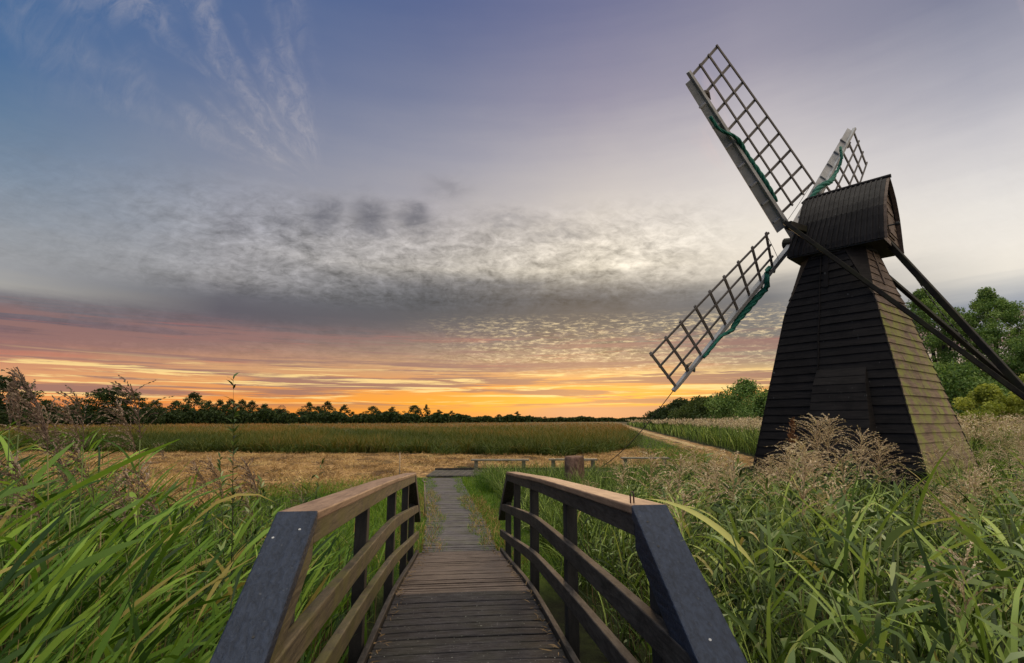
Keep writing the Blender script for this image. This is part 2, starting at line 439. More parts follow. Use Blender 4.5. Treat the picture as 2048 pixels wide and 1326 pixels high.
MAT["tree_olive"] = mat_leaf("olive_foliage", [(0, (0.025, 0.04, 0.010)), (0.5, (0.055, 0.08, 0.020)), (1, (0.11, 0.13, 0.035))], 0.3, 0.55)
MAT["bush_y"] = mat_leaf("yellow_green_foliage", [(0, (0.05, 0.072, 0.012)), (0.5, (0.24, 0.27, 0.045)), (1, (0.48, 0.47, 0.10))], 0.35, 0.55)


# ------------------------------------------------------------------ mesh helpers
class MB:
    """collects vertices and faces of one mesh"""

    def __init__(s):
        s.v = []
        s.f = []

    def add(s, vs, fs):
        o = len(s.v)
        s.v.extend([tuple(map(float, p)) for p in vs])
        s.f.extend([tuple(i + o for i in f) for f in fs])

    def hexa(s, b4, t4):
        s.add(list(b4) + list(t4), [(3, 2, 1, 0), (4, 5, 6, 7), (0, 1, 5, 4), (1, 2, 6, 5), (2, 3, 7, 6), (3, 0, 4, 7)])

    def box(s, c, size):
        x, y, z = [v / 2 for v in size]
        c = np.array(c, float)
        b = [c + np.array(p) for p in ((-x, -y, -z), (x, -y, -z), (x, y, -z), (-x, y, -z))]
        t = [p + np.array((0, 0, 2 * z)) for p in b]
        s.hexa(b, t)

    def beam(s, p0, p1, wd, ht, up=(0, 0, 1), taper=1.0):
        p0, p1, up = np.array(p0, float), np.array(p1, float), np.array(up, float)
        d = p1 - p0
        d /= np.linalg.norm(d)
        sd = np.cross(d, up)
        sd /= np.linalg.norm(sd)
        u = np.cross(sd, d)
        q = lambda p, k: [p + sd * a * wd / 2 * k + u * b * ht / 2 * k for a, b in ((-1, -1), (1, -1), (1, 1), (-1, 1))]
        s.hexa(q(p0, 1), q(p1, taper))

    def tube(s, pts, r, n=8):
        pts = [np.array(p, float) for p in pts]
        rs = r if hasattr(r, "__len__") else [r] * len(pts)
        rings = []
        for i, p in enumerate(pts):
            a = pts[max(i - 1, 0)]
            b = pts[min(i + 1, len(pts) - 1)]
            d = b - a
            d /= np.linalg.norm(d) + 1e-9
            ref = np.array([0, 0, 1.0]) if abs(d[2]) < 0.9 else np.array([1.0, 0, 0])
            x = np.cross(d, ref)
            x /= np.linalg.norm(x)
            y = np.cross(d, x)
            rings.append([p + rs[i] * (x * math.cos(2 * PI * k / n) + y * math.sin(2 * PI * k / n)) for k in range(n)])
        o = len(s.v)
        vs = [v for rg in rings for v in rg]
        fs = []
        for i in range(len(pts) - 1):
            for k in range(n):
                fs.append((i * n + k, i * n + (k + 1) % n, (i + 1) * n + (k + 1) % n, (i + 1) * n + k))
        fs.append(tuple(reversed(range(n))))
        fs.append(tuple(range((len(pts) - 1) * n, len(pts) * n)))
        s.add(vs, fs)

    def prism(s, poly, off):
        """poly: list of 3-D points, off: extrusion vector"""
        n = len(poly)
        a = [np.array(p, float) for p in poly]
        b = [p + np.array(off, float) for p in a]
        s.add(a + b, [tuple(reversed(range(n))), tuple(range(n, 2 * n))] + [(i, (i + 1) % n, n + (i + 1) % n, n + i) for i in range(n)])

    def build(s, name, mat, parent=None, loc=None, bevel=0.0, smooth=False):
        me = bpy.data.meshes.new(name)
        me.from_pydata(s.v, [], s.f)
        bm = bmesh.new()
        bm.from_mesh(me)
        bmesh.ops.recalc_face_normals(bm, faces=bm.faces)
        bm.to_mesh(me)
        bm.free()
        me.materials.append(mat)
        if smooth:
            me.polygons.foreach_set("use_smooth", [True] * len(me.polygons))
        return link(name, me, parent, loc, bevel)


def link(name, me, parent=None, loc=None, bevel=0.0):
    o = bpy.data.objects.new(name, me)
    COL.objects.link(o)
    if parent is not None:
        o.parent = parent
    if loc is not None:
        o.location = loc
    if bevel:
        b = o.modifiers.new("bevel", "BEVEL")
        b.width = bevel
        b.segments = 2
        b.limit_method = "ANGLE"
    return o


def quads_mesh(name, verts, quads, mat, tint=None, smooth=True):
    """fast mesh from numpy arrays; tint: one value per vertex"""
    verts = np.ascontiguousarray(verts, dtype=np.float32).reshape(-1, 3)
    quads = np.ascontiguousarray(quads, dtype=np.int32).reshape(-1, 4)
    me = bpy.data.meshes.new(name)
    me.vertices.add(len(verts))
    me.vertices.foreach_set("co", verts.ravel())
    me.loops.add(quads.size)
    me.loops.foreach_set("vertex_index", quads.ravel())
    me.polygons.add(len(quads))
    me.polygons.foreach_set("loop_start", np.arange(0, quads.size, 4, dtype=np.int32))
    me.polygons.foreach_set("use_smooth", np.full(len(quads), smooth, dtype=bool))
    if tint is not None:
        a = me.attributes.new("tint", "FLOAT", "POINT")
        a.data.foreach_set("value", np.ascontiguousarray(tint, dtype=np.float32).ravel())
    me.materials.append(mat)
    me.update()
    me.validate()
    return me


def blades(base, head, L, wd, a0, a1, tint, seg=5, twist=0.0, power=1.0, fold=False):
    """arched tapering blades. base (N,3); head: heading azimuth; a0/a1: angle from vertical at base and tip"""
    N = len(base)
    t = np.linspace(0, 1, seg + 1)
    tm = (t[1:] + t[:-1]) / 2
    ang = a0[:, None] + (a1 - a0)[:, None] * tm[None, :] ** power
    st = (L / seg)[:, None]
    hx = np.concatenate([np.zeros((N, 1)), np.cumsum(np.sin(ang) * st, 1)], 1)
    hz = np.concatenate([np.zeros((N, 1)), np.cumsum(np.cos(ang) * st, 1)], 1)
    ch, sh = np.cos(head)[:, None], np.sin(head)[:, None]
    P = np.stack([base[:, 0:1] + hx * ch, base[:, 1:2] + hx * sh, base[:, 2:3] + hz], -1)
    # side direction: horizontal normal to heading, twisted about the blade
    side = np.stack([-np.sin(head), np.cos(head), np.zeros(N)], -1)
    a_mid = (a0 + a1) / 2
    nrm = np.stack([-np.cos(a_mid) * np.cos(head), -np.cos(a_mid) * np.sin(head), np.sin(a_mid)], -1)
    tw = np.broadcast_to(np.asarray(twist, float), (N,))
    sd = side * np.cos(tw)[:, None] + nrm * np.sin(tw)[:, None]
    prof = np.minimum(1, 0.16 + t * 3.4) * (1 - t ** 2.4) + 0.02
    W = wd[:, None] * prof[None, :] / 2
    A = P - sd[:, None, :] * W[..., None]
    B = P + sd[:, None, :] * W[..., None]
    if fold:
        dn = nrm * np.cos(tw)[:, None] - side * np.sin(tw)[:, None]
        Mid = P - dn[:, None, :] * (W * 0.35)[..., None]
        V = np.stack([A, Mid, B], 2)
        k = 3
    else:
        V = np.stack([A, B], 2)
        k = 2
    idx = np.arange(N * (seg + 1) * k).reshape(N, seg + 1, k)
    Q = np.concatenate([np.stack([idx[:, :-1, j], idx[:, :-1, j + 1], idx[:, 1:, j + 1], idx[:, 1:, j]], -1).reshape(-1, 4) for j in range(k - 1)])
    T = np.repeat(tint, (seg + 1) * k)
    return V.reshape(-1, 3), Q, T


def join(parts):
    vs, qs, ts, o = [], [], [], 0
    for v, q, t in parts:
        vs.append(v)
        qs.append(q + o)
        ts.append(t)
        o += len(v)
    return np.concatenate(vs), np.concatenate(qs), np.concatenate(ts)


def leafcloud(cent, size, rng, asp=0.5, tint=None):
    """rhombic leaves with random orientation; cent (N,3), size (N,)"""
    N = len(cent)
    a = rng.normal(size=(N, 3))
    a /= np.linalg.norm(a, axis=1)[:, None]
    b = np.cross(a, rng.normal(size=(N, 3)))
    b /= np.linalg.norm(b, axis=1)[:, None]
    s = size[:, None]
    V = np.stack([cent - a * s * .5, cent + b * s * asp * .5 + a * s * 0.05, cent + a * s * .5, cent - b * s * asp * .5 + a * s * 0.05], 1)
    Q = np.arange(N * 4).reshape(N, 4)
    return V.reshape(-1, 3), Q, np.repeat(tint if tint is not None else rng.random(N), 4)


def tag(o, label=None, cat=None, group=None, kind=None):
    if label:
        o["label"] = label
    if cat:
        o["category"] = cat
    if group:
        o["group"] = group
    if kind:
        o["kind"] = kind
    return o


def empty(name, loc=(0, 0, 0), rz=0.0, parent=None):
    o = bpy.data.objects.new(name, None)
    o.empty_display_size = 0.2
    o.location = loc
    o.rotation_euler = (0, 0, rz)
    COL.objects.link(o)
    if parent is not None:
        o.parent = parent
    return o


KIDS = {}


def copy_tree(o):
    c = o.copy()
    COL.objects.link(c)
    for ch in KIDS.get(o.name, ()):
        d = ch.copy()
        COL.objects.link(d)
        d.parent = c
    return c


# ------------------------------------------------------------------ ground heights
BR = R(6.2)             # the bridge runs slightly to the left of the view
BX0 = 0.10
bdir = np.array([-math.sin(BR), math.cos(BR)])
blat = np.array([math.cos(BR), math.sin(BR)])
MILL = np.array([8.338, 12.6])


def smooth(a, b, v):
    t = np.clip((v - a) / (b - a), 0, 1)
    return t * t * (3 - 2 * t)


def ground_z(x, y):
    x, y = np.asarray(x, float), np.asarray(y, float)
    fw = x * bdir[0] + y * bdir[1]
    la = x * blat[0] + y * blat[1] - BX0
    ditch = -0.35 * (1 - smooth(6.0, 8.6, fw))
    bank = 0.12 * smooth(2.0, 4.0, np.abs(la)) * (1 - smooth(5, 9, fw))
    r = np.hypot(x - MILL[0], y - MILL[1])
    mound = 0.36 * (1 - smooth(3.4, 6.5, r))
    und = 0.03 * np.sin(x * 0.9 + 1) * np.sin(y * 0.7)
    return ditch + bank + mound + und * smooth(0.9, 2.0, np.abs(la) + np.maximum(fw - 17, 0))


FIELD_POLY = [(-500, 52), (-60, 36), (-12, 31.5), (-3.8, 31), (2.7, 28.8), (7.9, 35.8), (10.4, 44.6), (24.5, 111), (74, 380), (-500, 380)]


def in_poly(x, y, poly):
    c = np.zeros(x.shape, bool)
    j = len(poly) - 1
    for i in range(len(poly)):
        xi, yi = poly[i]
        xj, yj = poly[j]
        c ^= ((yi > y) != (yj > y)) & (x < (xj - xi) * (y - yi) / (yj - yi + 1e-12) + xi)
        j = i
    return c


def strip_x(y):
    return 12.3 + 0.178 * (y - 31)


xs = np.concatenate([-np.geomspace(40, 900, 24)[::-1], np.arange(-39, 39, 0.35), np.geomspace(40, 900, 24)])
ys = np.concatenate([np.array([-60, -30, -15, -8, -5]), np.arange(-3, 48, 0.35), np.geomspace(48.5, 1500, 60)])
GX, GY = np.meshgrid(xs, ys)
GZ = ground_z(GX, GY)
nx, ny = len(xs), len(ys)
idx = np.arange(nx * ny).reshape(ny, nx)
Q = np.stack([idx[:-1, :-1], idx[:-1, 1:], idx[1:, 1:], idx[1:, :-1]], -1).reshape(-1, 4)
me = quads_mesh("ground", np.stack([GX, GY, GZ], -1), Q, None or bpy.data.materials.new("ground_soil"), None)
# zones: how much of the ground is cut straw / green sward
wob_ = 0.9 * np.sin(GX * 0.55) + 0.6 * np.sin(GX * 1.3 + GY * 0.4)
fwG = GX * bdir[0] + GY * bdir[1]
laG = GX * blat[0] + GY * blat[1] - BX0
straw = smooth(12.5, 15.5, GY + wob_ + np.where(laG > 0, -8, 0)) * (1 - in_poly(GX, GY, FIELD_POLY) * 1.0) * (GX < strip_x(GY) + 1.0)
track_mid = 0
midgreen = np.exp(-((GX - strip_x(GY) + 2.6 + 0.01 * GY) / 1.9) ** 2) * smooth(24, 30, GY)
sward = smooth(6.8, 7.6, fwG) * (1 - smooth(17.5, 19.5, fwG)) * (1 - smooth(1.6, 3.4, np.abs(laG + 0.2)))
straw = np.clip(straw - 0.95 * midgreen - sward, 0, 1)
a = me.attributes.new("sward", "FLOAT", "POINT")
a.data.foreach_set("value", sward.astype(np.float32).ravel())
a = me.attributes.new("straw", "FLOAT", "POINT")
a.data.foreach_set("value", straw.astype(np.float32).ravel())
pale = np.exp(-((GX - strip_x(GY)) / (0.34 + 0.002 * GY)) ** 2) * smooth(26, 32, GY)
a = me.attributes.new("pale", "FLOAT", "POINT")
a.data.foreach_set("value", pale.astype(np.float32).ravel())
gm = me.materials[0]
gm.use_nodes = True
n = NT(gm.node_tree)
co = n.new("ShaderNodeTexCoord").outputs["Object"]
s_ = n.new("ShaderNodeAttribute", attribute_name="straw").outputs["Fac"]
p_ = n.new("ShaderNodeAttribute", attribute_name="pale").outputs["Fac"]
w_ = n.new("ShaderNodeAttribute", attribute_name="sward").outputs["Fac"]
big = n.noise(co, 0.35, 4, 0.6)
mid = n.noise(co, 2.2, 5, 0.65)
fin = n.noise(n.vm("MULTIPLY", co, (6.0, 2.2, 1)), 1.0, 6, 0.72, 0.5)
mid2 = n.noise(n.vm("MULTIPLY", co, (0.9, 0.42, 1)), 1.0, 5, 0.65, 0.4)
soil = n.mix(n.mr(mid, 0.35, 0.7), (0.010, 0.010, 0.005), (0.028, 0.034, 0.010))
hay = n.ramp(fin, [(0.3, (0.045, 0.025, 0.012)), (0.43, (0.16, 0.088, 0.034)), (0.55, (0.34, 0.20, 0.078)), (0.72, (0.58, 0.40, 0.18))])
hay = n.mix(n.m("MULTIPLY", n.mr(mid2, 0.46, 0.62), 0.92), hay, (0.06, 0.036, 0.02))
hay = n.mix(n.m("MULTIPLY", n.mr(big, 0.55, 0.7), 0.35), hay, (0.13, 0.14, 0.03))
c = n.mix(n.mr(n.m("ADD", s_, n.m("MULTIPLY", n.m("SUBTRACT", mid, 0.5), 0.5)), 0.35, 0.65), soil, hay)
c = n.mix(n.m("MULTIPLY", w_, 0.9), c, n.mix(n.mr(mid, 0.4, 0.65), (0.035, 0.07, 0.010), (0.10, 0.13, 0.025)))
c = n.mix(n.m("MULTIPLY", n.m("MULTIPLY", n.mr(p_, 0.3, 0.8), n.mr(fin, 0.35, 0.6)), 0.8), c, (0.5, 0.38, 0.19))
finish(n, c, 0.9, n.m("ADD", fin, mid), 0.8, 0.05, 0.1)
tag(link("ground", me), kind="structure")

# ------------------------------------------------------------------ boardwalk path beyond the bridge, and the cross walk
BE = 8.1   # where the bridge ends


def bpt(fw, la, z):
    p = bdir * fw + blat * (la + BX0)
    return np.array([p[0], p[1], z])


pc = MB()
f_ = BE + 0.02
while f_ < 18.0:
    sh = -0.42 * smooth(8, 18, f_)
    hw = 0.56 + random.uniform(-0.02, 0.02)
    zz = 0.035 + random.uniform(-0.004, 0.004)
    if random.random() < 0.06:
        zz += 0.008
    g0, g1 = f_, f_ + 0.088
    b4 = [bpt(g0, sh - hw, zz - 0.04), bpt(g0, sh + hw, zz - 0.04), bpt(g1, sh + hw, zz - 0.04), bpt(g1, sh - hw, zz - 0.04)]
    pc.hexa(b4, [p + np.array([0, 0, 0.04]) for p in b4])
    f_ += 0.097
tag(pc.build("path", MAT["path"], bevel=0.005), kind="structure")

# wire-covered boardwalk crossing at the far end
cw = MB()
X0, X1 = -2.95, 7.2
ya = lambda x: 18.35 + 0.03 * x
x = X0
while x < X1:
    cw.box((x + 0.07, ya(x) + 1.02, 0.045), (0.13, 2.0, 0.04))
    x += 0.142
cwo = tag(cw.build("boardwalk", MAT["path"], bevel=0.004), kind="structure")
wire = MB()
for k in range(11):
    yy = 0.06 + k * 0.19
    wire.beam((X0, ya(X0) + yy, 0.069), (X1, ya(X1) + yy, 0.069), 0.012, 0.006)
x = X0
while x < X1:
    wire.beam((x, ya(x) + 0.03, 0.0745), (x + 0.1, ya(x) + 2.0, 0.0745), 0.012, 0.006)
    x += 0.2
wire.build("wire_netting", MAT["bench"], cwo)
eb = MB()
eb.beam((X0, ya(X0) + 2.07, 0.06), (X1 + 6, ya(X1) + 2.25, 0.06), 0.06, 0.14)
tag(eb.build("edge_board", MAT["post"], cwo))


# ------------------------------------------------------------------ footbridge
bridge = empty("footbridge", (0, 0, 0), BR)
tag(bridge, "hump-backed wooden footbridge with handrails and blue-black sloping end boards", "footbridge")
DECK = [(-1.6, 0.56), (0.0, 0.65), (1.2, 0.645), (2.0, 0.61), (3.3, 0.545), (4.9, 0.45), (6.1, 0.29), (7.1, 0.15), (8.1, 0.035)]
TOP = [(2.08, 1.615), (3.2, 1.545), (4.3, 1.475), (5.0, 1.425), (5.35, 1.395), (6.2, 1.33), (7.2, 1.255)]
MIDR = [(0.95, 1.27), (2.1, 1.245), (3.5, 1.175), (4.6, 1.115), (5.0, 1.085), (5.4, 1.035), (6.6, 0.89), (8.15, 0.70)]
LOWR = [(0.75, 1.05), (2.0, 1.0), (3.3, 0.915), (4.7, 0.795), (5.0, 0.765), (5.4, 0.705), (6.8, 0.50), (8.25, 0.30)]


def prof(pts, d):
    return float(np.interp(d, [p[0] for p in pts], [p[1] for p in pts]))


def refine(pts, n=5):
    """smooth polyline"""
    x = np.array([p[0] for p in pts])
    y = np.array([p[1] for p in pts])
    xx = np.linspace(x[0], x[-1], n * (len(pts) - 1) + 1)
    yy = np.interp(xx, x, y)
    for _ in range(3):
        yy[1:-1] = 0.25 * yy[:-2] + 0.5 * yy[1:-1] + 0.25 * yy[2:]
    return list(zip(xx, yy))


def sweep(mb, pts, l0, l1, zt, zb):
    """rectangular rail following (d, z) points between laterals l0 and l1"""
    n = len(pts)
    vs = []
    for d, z in pts:
        vs += [(l0, d, z + zb), (l1, d, z + zb), (l1, d, z + zt), (l0, d, z + zt)]
    fs = [(3, 2, 1, 0), tuple(range((n - 1) * 4, n * 4))]
    for i in range(n - 1):
        for k in range(4):
            fs.append((i * 4 + k, i * 4 + (k + 1) % 4, i * 4 + 4 + (k + 1) % 4, i * 4 + 4 + k))
    mb.add(vs, fs)


dk = MB()
dkf = MB()
d_ = -1.5
while d_ < BE - 0.1:
    near = d_ < 4.75
    wv = 0.142 if near else 0.118
    gap = 0.013 if near else 0.008
    z0_, z1_ = prof(DECK, d_), prof(DECK, d_ + wv)
    j = [random.uniform(-0.004, 0.004) for _ in range(2)]
    cr = random.uniform(0.0, 0.006)
    hw = 0.592
    tgt = dk if near else dkf
    segs = 6
    vs = []
    for i in range(segs + 1):
        u = -1 + 2 * i / segs
        off = random.uniform(-0.004, 0.004) + 0.012 * (1 - u * u) * (1 if near else 0)
        xx = BX0 + u * hw
        zz = cr * (1 - u * u)
        vs += [(xx, d_ + off, z0_ - 0.045 + j[0]), (xx, d_ + wv - gap + off, z1_ - 0.045 + j[1]), (xx, d_ + wv - gap + off, z1_ + j[1] + zz), (xx, d_ + off, z0_ + j[0] + zz)]
    fs = [(3, 2, 1, 0), tuple(range(segs * 4, segs * 4 + 4))]
    for i in range(segs):
        for k in range(4):
            fs.append((i * 4 + k, i * 4 + (k + 1) % 4, i * 4 + 4 + (k + 1) % 4, i * 4 + 4 + k))
    tgt.add(vs, fs)
    d_ += wv
dk.build("deck", MAT["deck"], bridge, bevel=0.006)
dkf.build("deck", MAT["deck_far"], bridge, bevel=0.004)
# the beams under the deck
for sgn in (-1, 1):
    jb = MB()
    sweep(jb, refine(DECK, 3), BX0 + sgn * 0.45 - 0.05, BX0 + sgn * 0.45 + 0.05, -0.048, -0.25)
    jb.build("joist", MAT["post"], bridge)

W = 0.61
for sgn, side in ((-1, "l"), (1, "r")):
    mrail = MAT["rail_olive"] if sgn < 0 else MAT["rail_grey"]

    def LL(a, b):
        a, b = BX0 + sgn * a, BX0 + sgn * b
        return min(a, b), max(a, b)

    # top rail: brown cap over a fascia beam
    cp = MB()
    sweep(cp, TOP, *LL(W - 0.006, W + 0.142), 0.0, -0.036)
    cap = cp.build("top_rail", MAT["cap_brown"], bridge, bevel=0.007)
    fb = MB()
    for seg_ in ([p for p in TOP if p[0] < 4.9] + [(4.9, prof(TOP, 4.9))], [(4.904, prof(TOP, 4.904))] + [p for p in TOP if p[0] > 4.91]):
        fb = MB()
        sweep(fb, seg_, *LL(W + 0.004, W + 0.130), -0.0365, -0.118)
        fb.build("fascia_beam", mrail, bridge, bevel=0.004)
    # sloping end boards, near and far
    e1 = MB()
    sweep(e1, [(2.079, 1.617), (0.55, 0.61)], *LL(W - 0.006, W + 0.142), 0.0, -0.052)
    er = e1.build("end_board", MAT["slate"], bridge, bevel=0.006)
    e1b = MB()
    sweep(e1b, [(2.079, 1.565), (0.62, 0.604)], *LL(W + 0.004, W + 0.130), -0.0005, -0.115)
    e1b.build("end_beam", MAT["rail_olive"] if sgn < 0 else MAT["slate"], bridge, bevel=0.005)
    e2 = MB()
    sweep(e2, [(7.201, 1.253), (8.45, 0.52)], *LL(W - 0.004, W + 0.14), 0.0, -0.13)
    e2.build("end_board", MAT["rail_grey"], bridge, bevel=0.006)
    # middle and lower rails, kerb
    for pts, nm in ((MIDR, "middle_rail"), (LOWR, "lower_rail")):
        q = MB()
        sweep(q, refine(pts, 4), *LL(W, W + 0.048), 0.0, -0.098)
        q.build(nm, mrail, bridge, bevel=0.006)
    kb = MB()
    sweep(kb, [(p[0], p[1] + 0.034) for p in refine(DECK, 4)], *LL(W - 0.012, W + 0.028), 0.0, -0.07)
    kb.build("kerb_board", MAT["rail_grey"], bridge, bevel=0.005)
    for d_ in (0.95, 2.02, 3.65, 5.3, 6.75, 7.85):
        zt = 1.615 - 0.67 * (2.05 - d_) - 0.13 if d_ < 2.05 else (prof(TOP, d_) - 0.119 if d_ < 7.2 else 1.255 - 0.585 * (d_ - 7.2) - 0.135)
        q = MB()
        a_, b_ = LL(W + 0.050, W + 0.128)
        zb = -0.7
        vs = [(a_, d_ - 0.05, zb), (b_, d_ - 0.05, zb), (b_, d_ + 0.05, zb), (a_, d_ + 0.05, zb)]
        sl = -0.067 if 2.05 < d_ < 7.2 else (0.66 if d_ < 2.05 else -0.585)
        tp_ = [(v[0], v[1], zt + sl * (v[1] - d_)) for v in vs]
        q.hexa(vs, tp_)
        q.build("post", MAT["post"], bridge, bevel=0.005)
    # screws in the near end boards
    slope = (1.617 - 0.61) / (2.079 - 0.55)
    for d_, la, mt in (((2.0, 0.035, "screw"), (1.97, 0.115, "screw"), (1.66, 0.05, "post")) if sgn < 0 else ((2.0, 0.03, "post"), (1.99, 0.12, "post"), (1.9, 0.03, "post"), (1.60, 0.06, "screw"))):
        q = MB()
        zz = 1.617 - slope * (2.079 - d_)
        nrm = np.array([0, -slope, 1.0])
        nrm /= np.linalg.norm(nrm)
        c0 = np.array([BX0 + sgn * (W + la), d_, zz])
        q.tube([c0 - nrm * 0.003, c0 + nrm * 0.0012], 0.0045, 10)
        q.build("screw", MAT[mt], er)
hk = MB()
hx, hy = BX0 + W + 0.02, 2.16
hz = prof(TOP, hy)
hk.tube([(hx, hy, hz - 0.01), (hx, hy, hz + 0.035), (hx + 0.003, hy, hz + 0.045), (hx + 0.011, hy, hz + 0.045), (hx + 0.014, hy, hz + 0.035), (hx + 0.014, hy, hz - 0.01)], 0.0035, 8)
hk.build("staple", MAT["iron"], bridge, smooth=True)

# ------------------------------------------------------------------ windmill
mill = empty("windmill", (MILL[0], MILL[1], 0.3))
tag(mill, "black weatherboarded smock windmill with four lattice sails and tail poles", "windmill")
MO = np.array([MILL[0], MILL[1], 0.3])
PSI, HA, HB, HH, MZ0 = -0.94157, 1.818, 0.693, 5.75, 0.35


def mcorner(k, v):
    an = PSI + PI / 4 + k * PI / 2
    h = HA + (HB - HA) * v
    return np.array([h * 2 ** .5 * math.cos(an), h * 2 ** .5 * math.sin(an), MZ0 + HH * v - MO[2]])


def face_pt(k, u, v, out=0.0):
    """point on face k (between corners k and k+1); u across, v up, out along the horizontal normal"""
    a, b = mcorner(k, v), mcorner((k + 1) % 4, v)
    an = PSI + PI / 2 + k * PI / 2
    nn = np.array([math.cos(an), math.sin(an), 0])
    return a + (b - a) * u + nn * out


NC = 30
cut = lambda v: 0.24 * max(0.0, (v - 0.76) / 0.24)
for k in range(4):
    # k=0: corner0-1 ... pick the mossy weather side by its normal
    an = PSI + PI / 2 + k * PI / 2
    nn = np.array([math.cos(an), math.sin(an)])
    mossy = nn[0] > 0.3 and nn[1] < 0
    lower = MB()
    upper = MB()
    for c_ in range(NC):
        v0, v1 = c_ / NC, (c_ + 1) / NC
        tgt = upper if (mossy and v0 > 0.70) else lower
        jt = random.uniform(-0.003, 0.003)
        joint = random.randint(1, 7)
        jo = random.choice((-0.006, 0.006))
        ex = random.uniform(0.0, 0.004)
        u0a, u0b = cut(v0) - 0.004 - ex, 1 - cut(v0) + 0.004 + ex
        u1a, u1b = cut(v1) - 0.004, 1 - cut(v1) + 0.004
        ob, ot = 0.030 + jt, 0.006
        n_ = 8
        for i in range(n_):   # slightly warped boards
            ua, ub = u0a + (u0b - u0a) * i / n_, u0a + (u0b - u0a) * (i + 1) / n_
            ta, tb = u1a + (u1b - u1a) * i / n_, u1a + (u1b - u1a) * (i + 1) / n_
            wa = 0.004 * math.sin(c_ * 1.7 + i * 0.9)
            wb = 0.004 * math.sin(c_ * 1.7 + (i + 1) * 0.9)
            oj = jo if i >= joint else 0.0
            p = [face_pt(k, ua, v0 + wa / HH, ob + oj), face_pt(k, ub, v0 + wb / HH, ob + oj), face_pt(k, tb, v1 + 0.002, ot), face_pt(k, ta, v1 + 0.002, ot)]
            q = [face_pt(k, ua, v0 + wa / HH, 0.0), face_pt(k, ub, v0 + wb / HH, 0.0), face_pt(k, tb, v1 + 0.002, -0.02), face_pt(k, ta, v1 + 0.002, -0.02)]
            tgt.hexa(q, p)
    o_ = lower.build("weatherboarding", MAT["mossy"] if mossy else MAT["tar"], mill)
    if mossy:
        o_["label"] = "brown weatherboarding green with moss"
        upper.build("weatherboarding", MAT["brownboard"], mill)
    # corner boards where the smock turns eight sided
    cb = MB()
    kk = k
    pl, pr_ = (k - 1) % 4, k
    tip = face_pt(k, 0.0, 0.745, 0.02)
    tl = face_pt(pl, 1 - 0.24, 1.0, 0.035)
    tr = face_pt(pr_, 0.24, 1.0, 0.035)
    inn = np.array([-tip[0], -tip[1], 0])
    inn = inn / np.linalg.norm(inn) * 0.06
    cb.add([tip, tl, tr, tip + inn, tl + inn, tr + inn], [(0, 1, 2), (5, 4, 3), (0, 3, 4, 1), (1, 4, 5, 2), (2, 5, 3, 0)])
    cb.build("corner_board", MAT["tar"], mill)
    # short centre batten at the top of each side
    bt = MB()
    bt.hexa([face_pt(k, 0.46, 0.83, 0.0), face_pt(k, 0.52, 0.83, 0.0), face_pt(k, 0.54, 1.0, 0.0), face_pt(k, 0.46, 1.0, 0.0)],
            [face_pt(k, 0.46, 0.83, 0.045), face_pt(k, 0.52, 0.83, 0.045), face_pt(k, 0.54, 1.0, 0.04), face_pt(k, 0.46, 1.0, 0.04)])
    bt.build("batten", MAT["tar"] if not mossy else MAT["brownboard"], mill)
core = MB()
core.hexa([mcorner(k, 0) * np.array([.95, .95, 1]) for k in range(4)], [mcorner(k, 1.01) * np.array([.70, .70, 1]) for k in range(4)])
core.build("smock_frame", MAT["post"], mill)
# edge strip down the front corner (pale worn edge) on the two visible arrises
for k in range(4):
    es = MB()
    for i in range(22):
        v0, v1 = i * 0.74 / 22, (i + 1) * 0.74 / 22
        es.beam(mcorner(k, v0) * np.array([1.004, 1.004, 1]), mcorner(k, v1) * np.array([1.004, 1.004, 1]), 0.035, 0.035, (1, 0.3, 0))
    es.build("corner_strip", MAT["tar"], mill)
# the face towards the camera: which index
FK = max(range(4), key=lambda k: -math.cos(PSI + PI / 2 + k * PI / 2) * 0.8 - math.sin(PSI + PI / 2 + k * PI / 2) * 0.6)
# lean-to box over the scoop wheel shaft
lt = MB()
u0, u1 = 0.405, 0.80
prof_lt = [(0.478, 0.03), (0.415, 0.19), (0.25, 0.33), (0.0, 0.50)]
for s_ in range(len(prof_lt) - 1):
    (va, oa), (vb, ob) = prof_lt[s_], prof_lt[s_ + 1]
    n_ = 2 if s_ == 0 else 5
    for i in range(n_):
        f0, f1 = i / n_, (i + 1) / n_
        v0, v1 = va + (vb - va) * f0, va + (vb - va) * f1
        o0, o1 = oa + (ob - oa) * f0, oa + (ob - oa) * f1
        du = 0.03
        g = lambda u_, v_, o_: face_pt(FK, u_ + (du * (0.478 - v_) * (-1 if u_ < 0.6 else -0.5)), v_, o_)
        lt.hexa([g(u0, v1, -0.02), g(u1, v1, -0.02), g(u1, v0, -0.02), g(u0, v0, -0.02)],
                [g(u0, v1, o1 + 0.012), g(u1, v1, o1 + 0.012), g(u1, v0, o0), g(u0, v0, o0)])
lt.build("lean_to", MAT["tar"], mill)
cbm = MB()
cbm.tube([face_pt(FK, 0.415 - 0.03 * i / 12 * 0 + 0.004 * math.sin(i * 1.3), 0.99 - 0.51 * i / 12, 0.05) for i in range(13)], 0.014, 6)
cbm.build("cable", MAT["tar"], mill)

# cap
CH = R(-43.0)
cax = np.array([math.sin(CH), math.cos(CH), 0])
clat = np.array([math.cos(CH), -math.sin(CH), 0])


def cp_(s, l, z):
    return cax * s + clat * l + np.array([0, 0, z - MO[2]])


cap = empty("cap", (0, 0, 0), 0, mill)
PR = [(0, 7.79), (0.13, 7.69), (0.28, 7.54), (0.45, 7.34), (0.60, 7.12), (0.72, 6.88), (0.78, 6.64), (0.83, 6.38), (0.86, 6.2), (0.87, 6.05)]


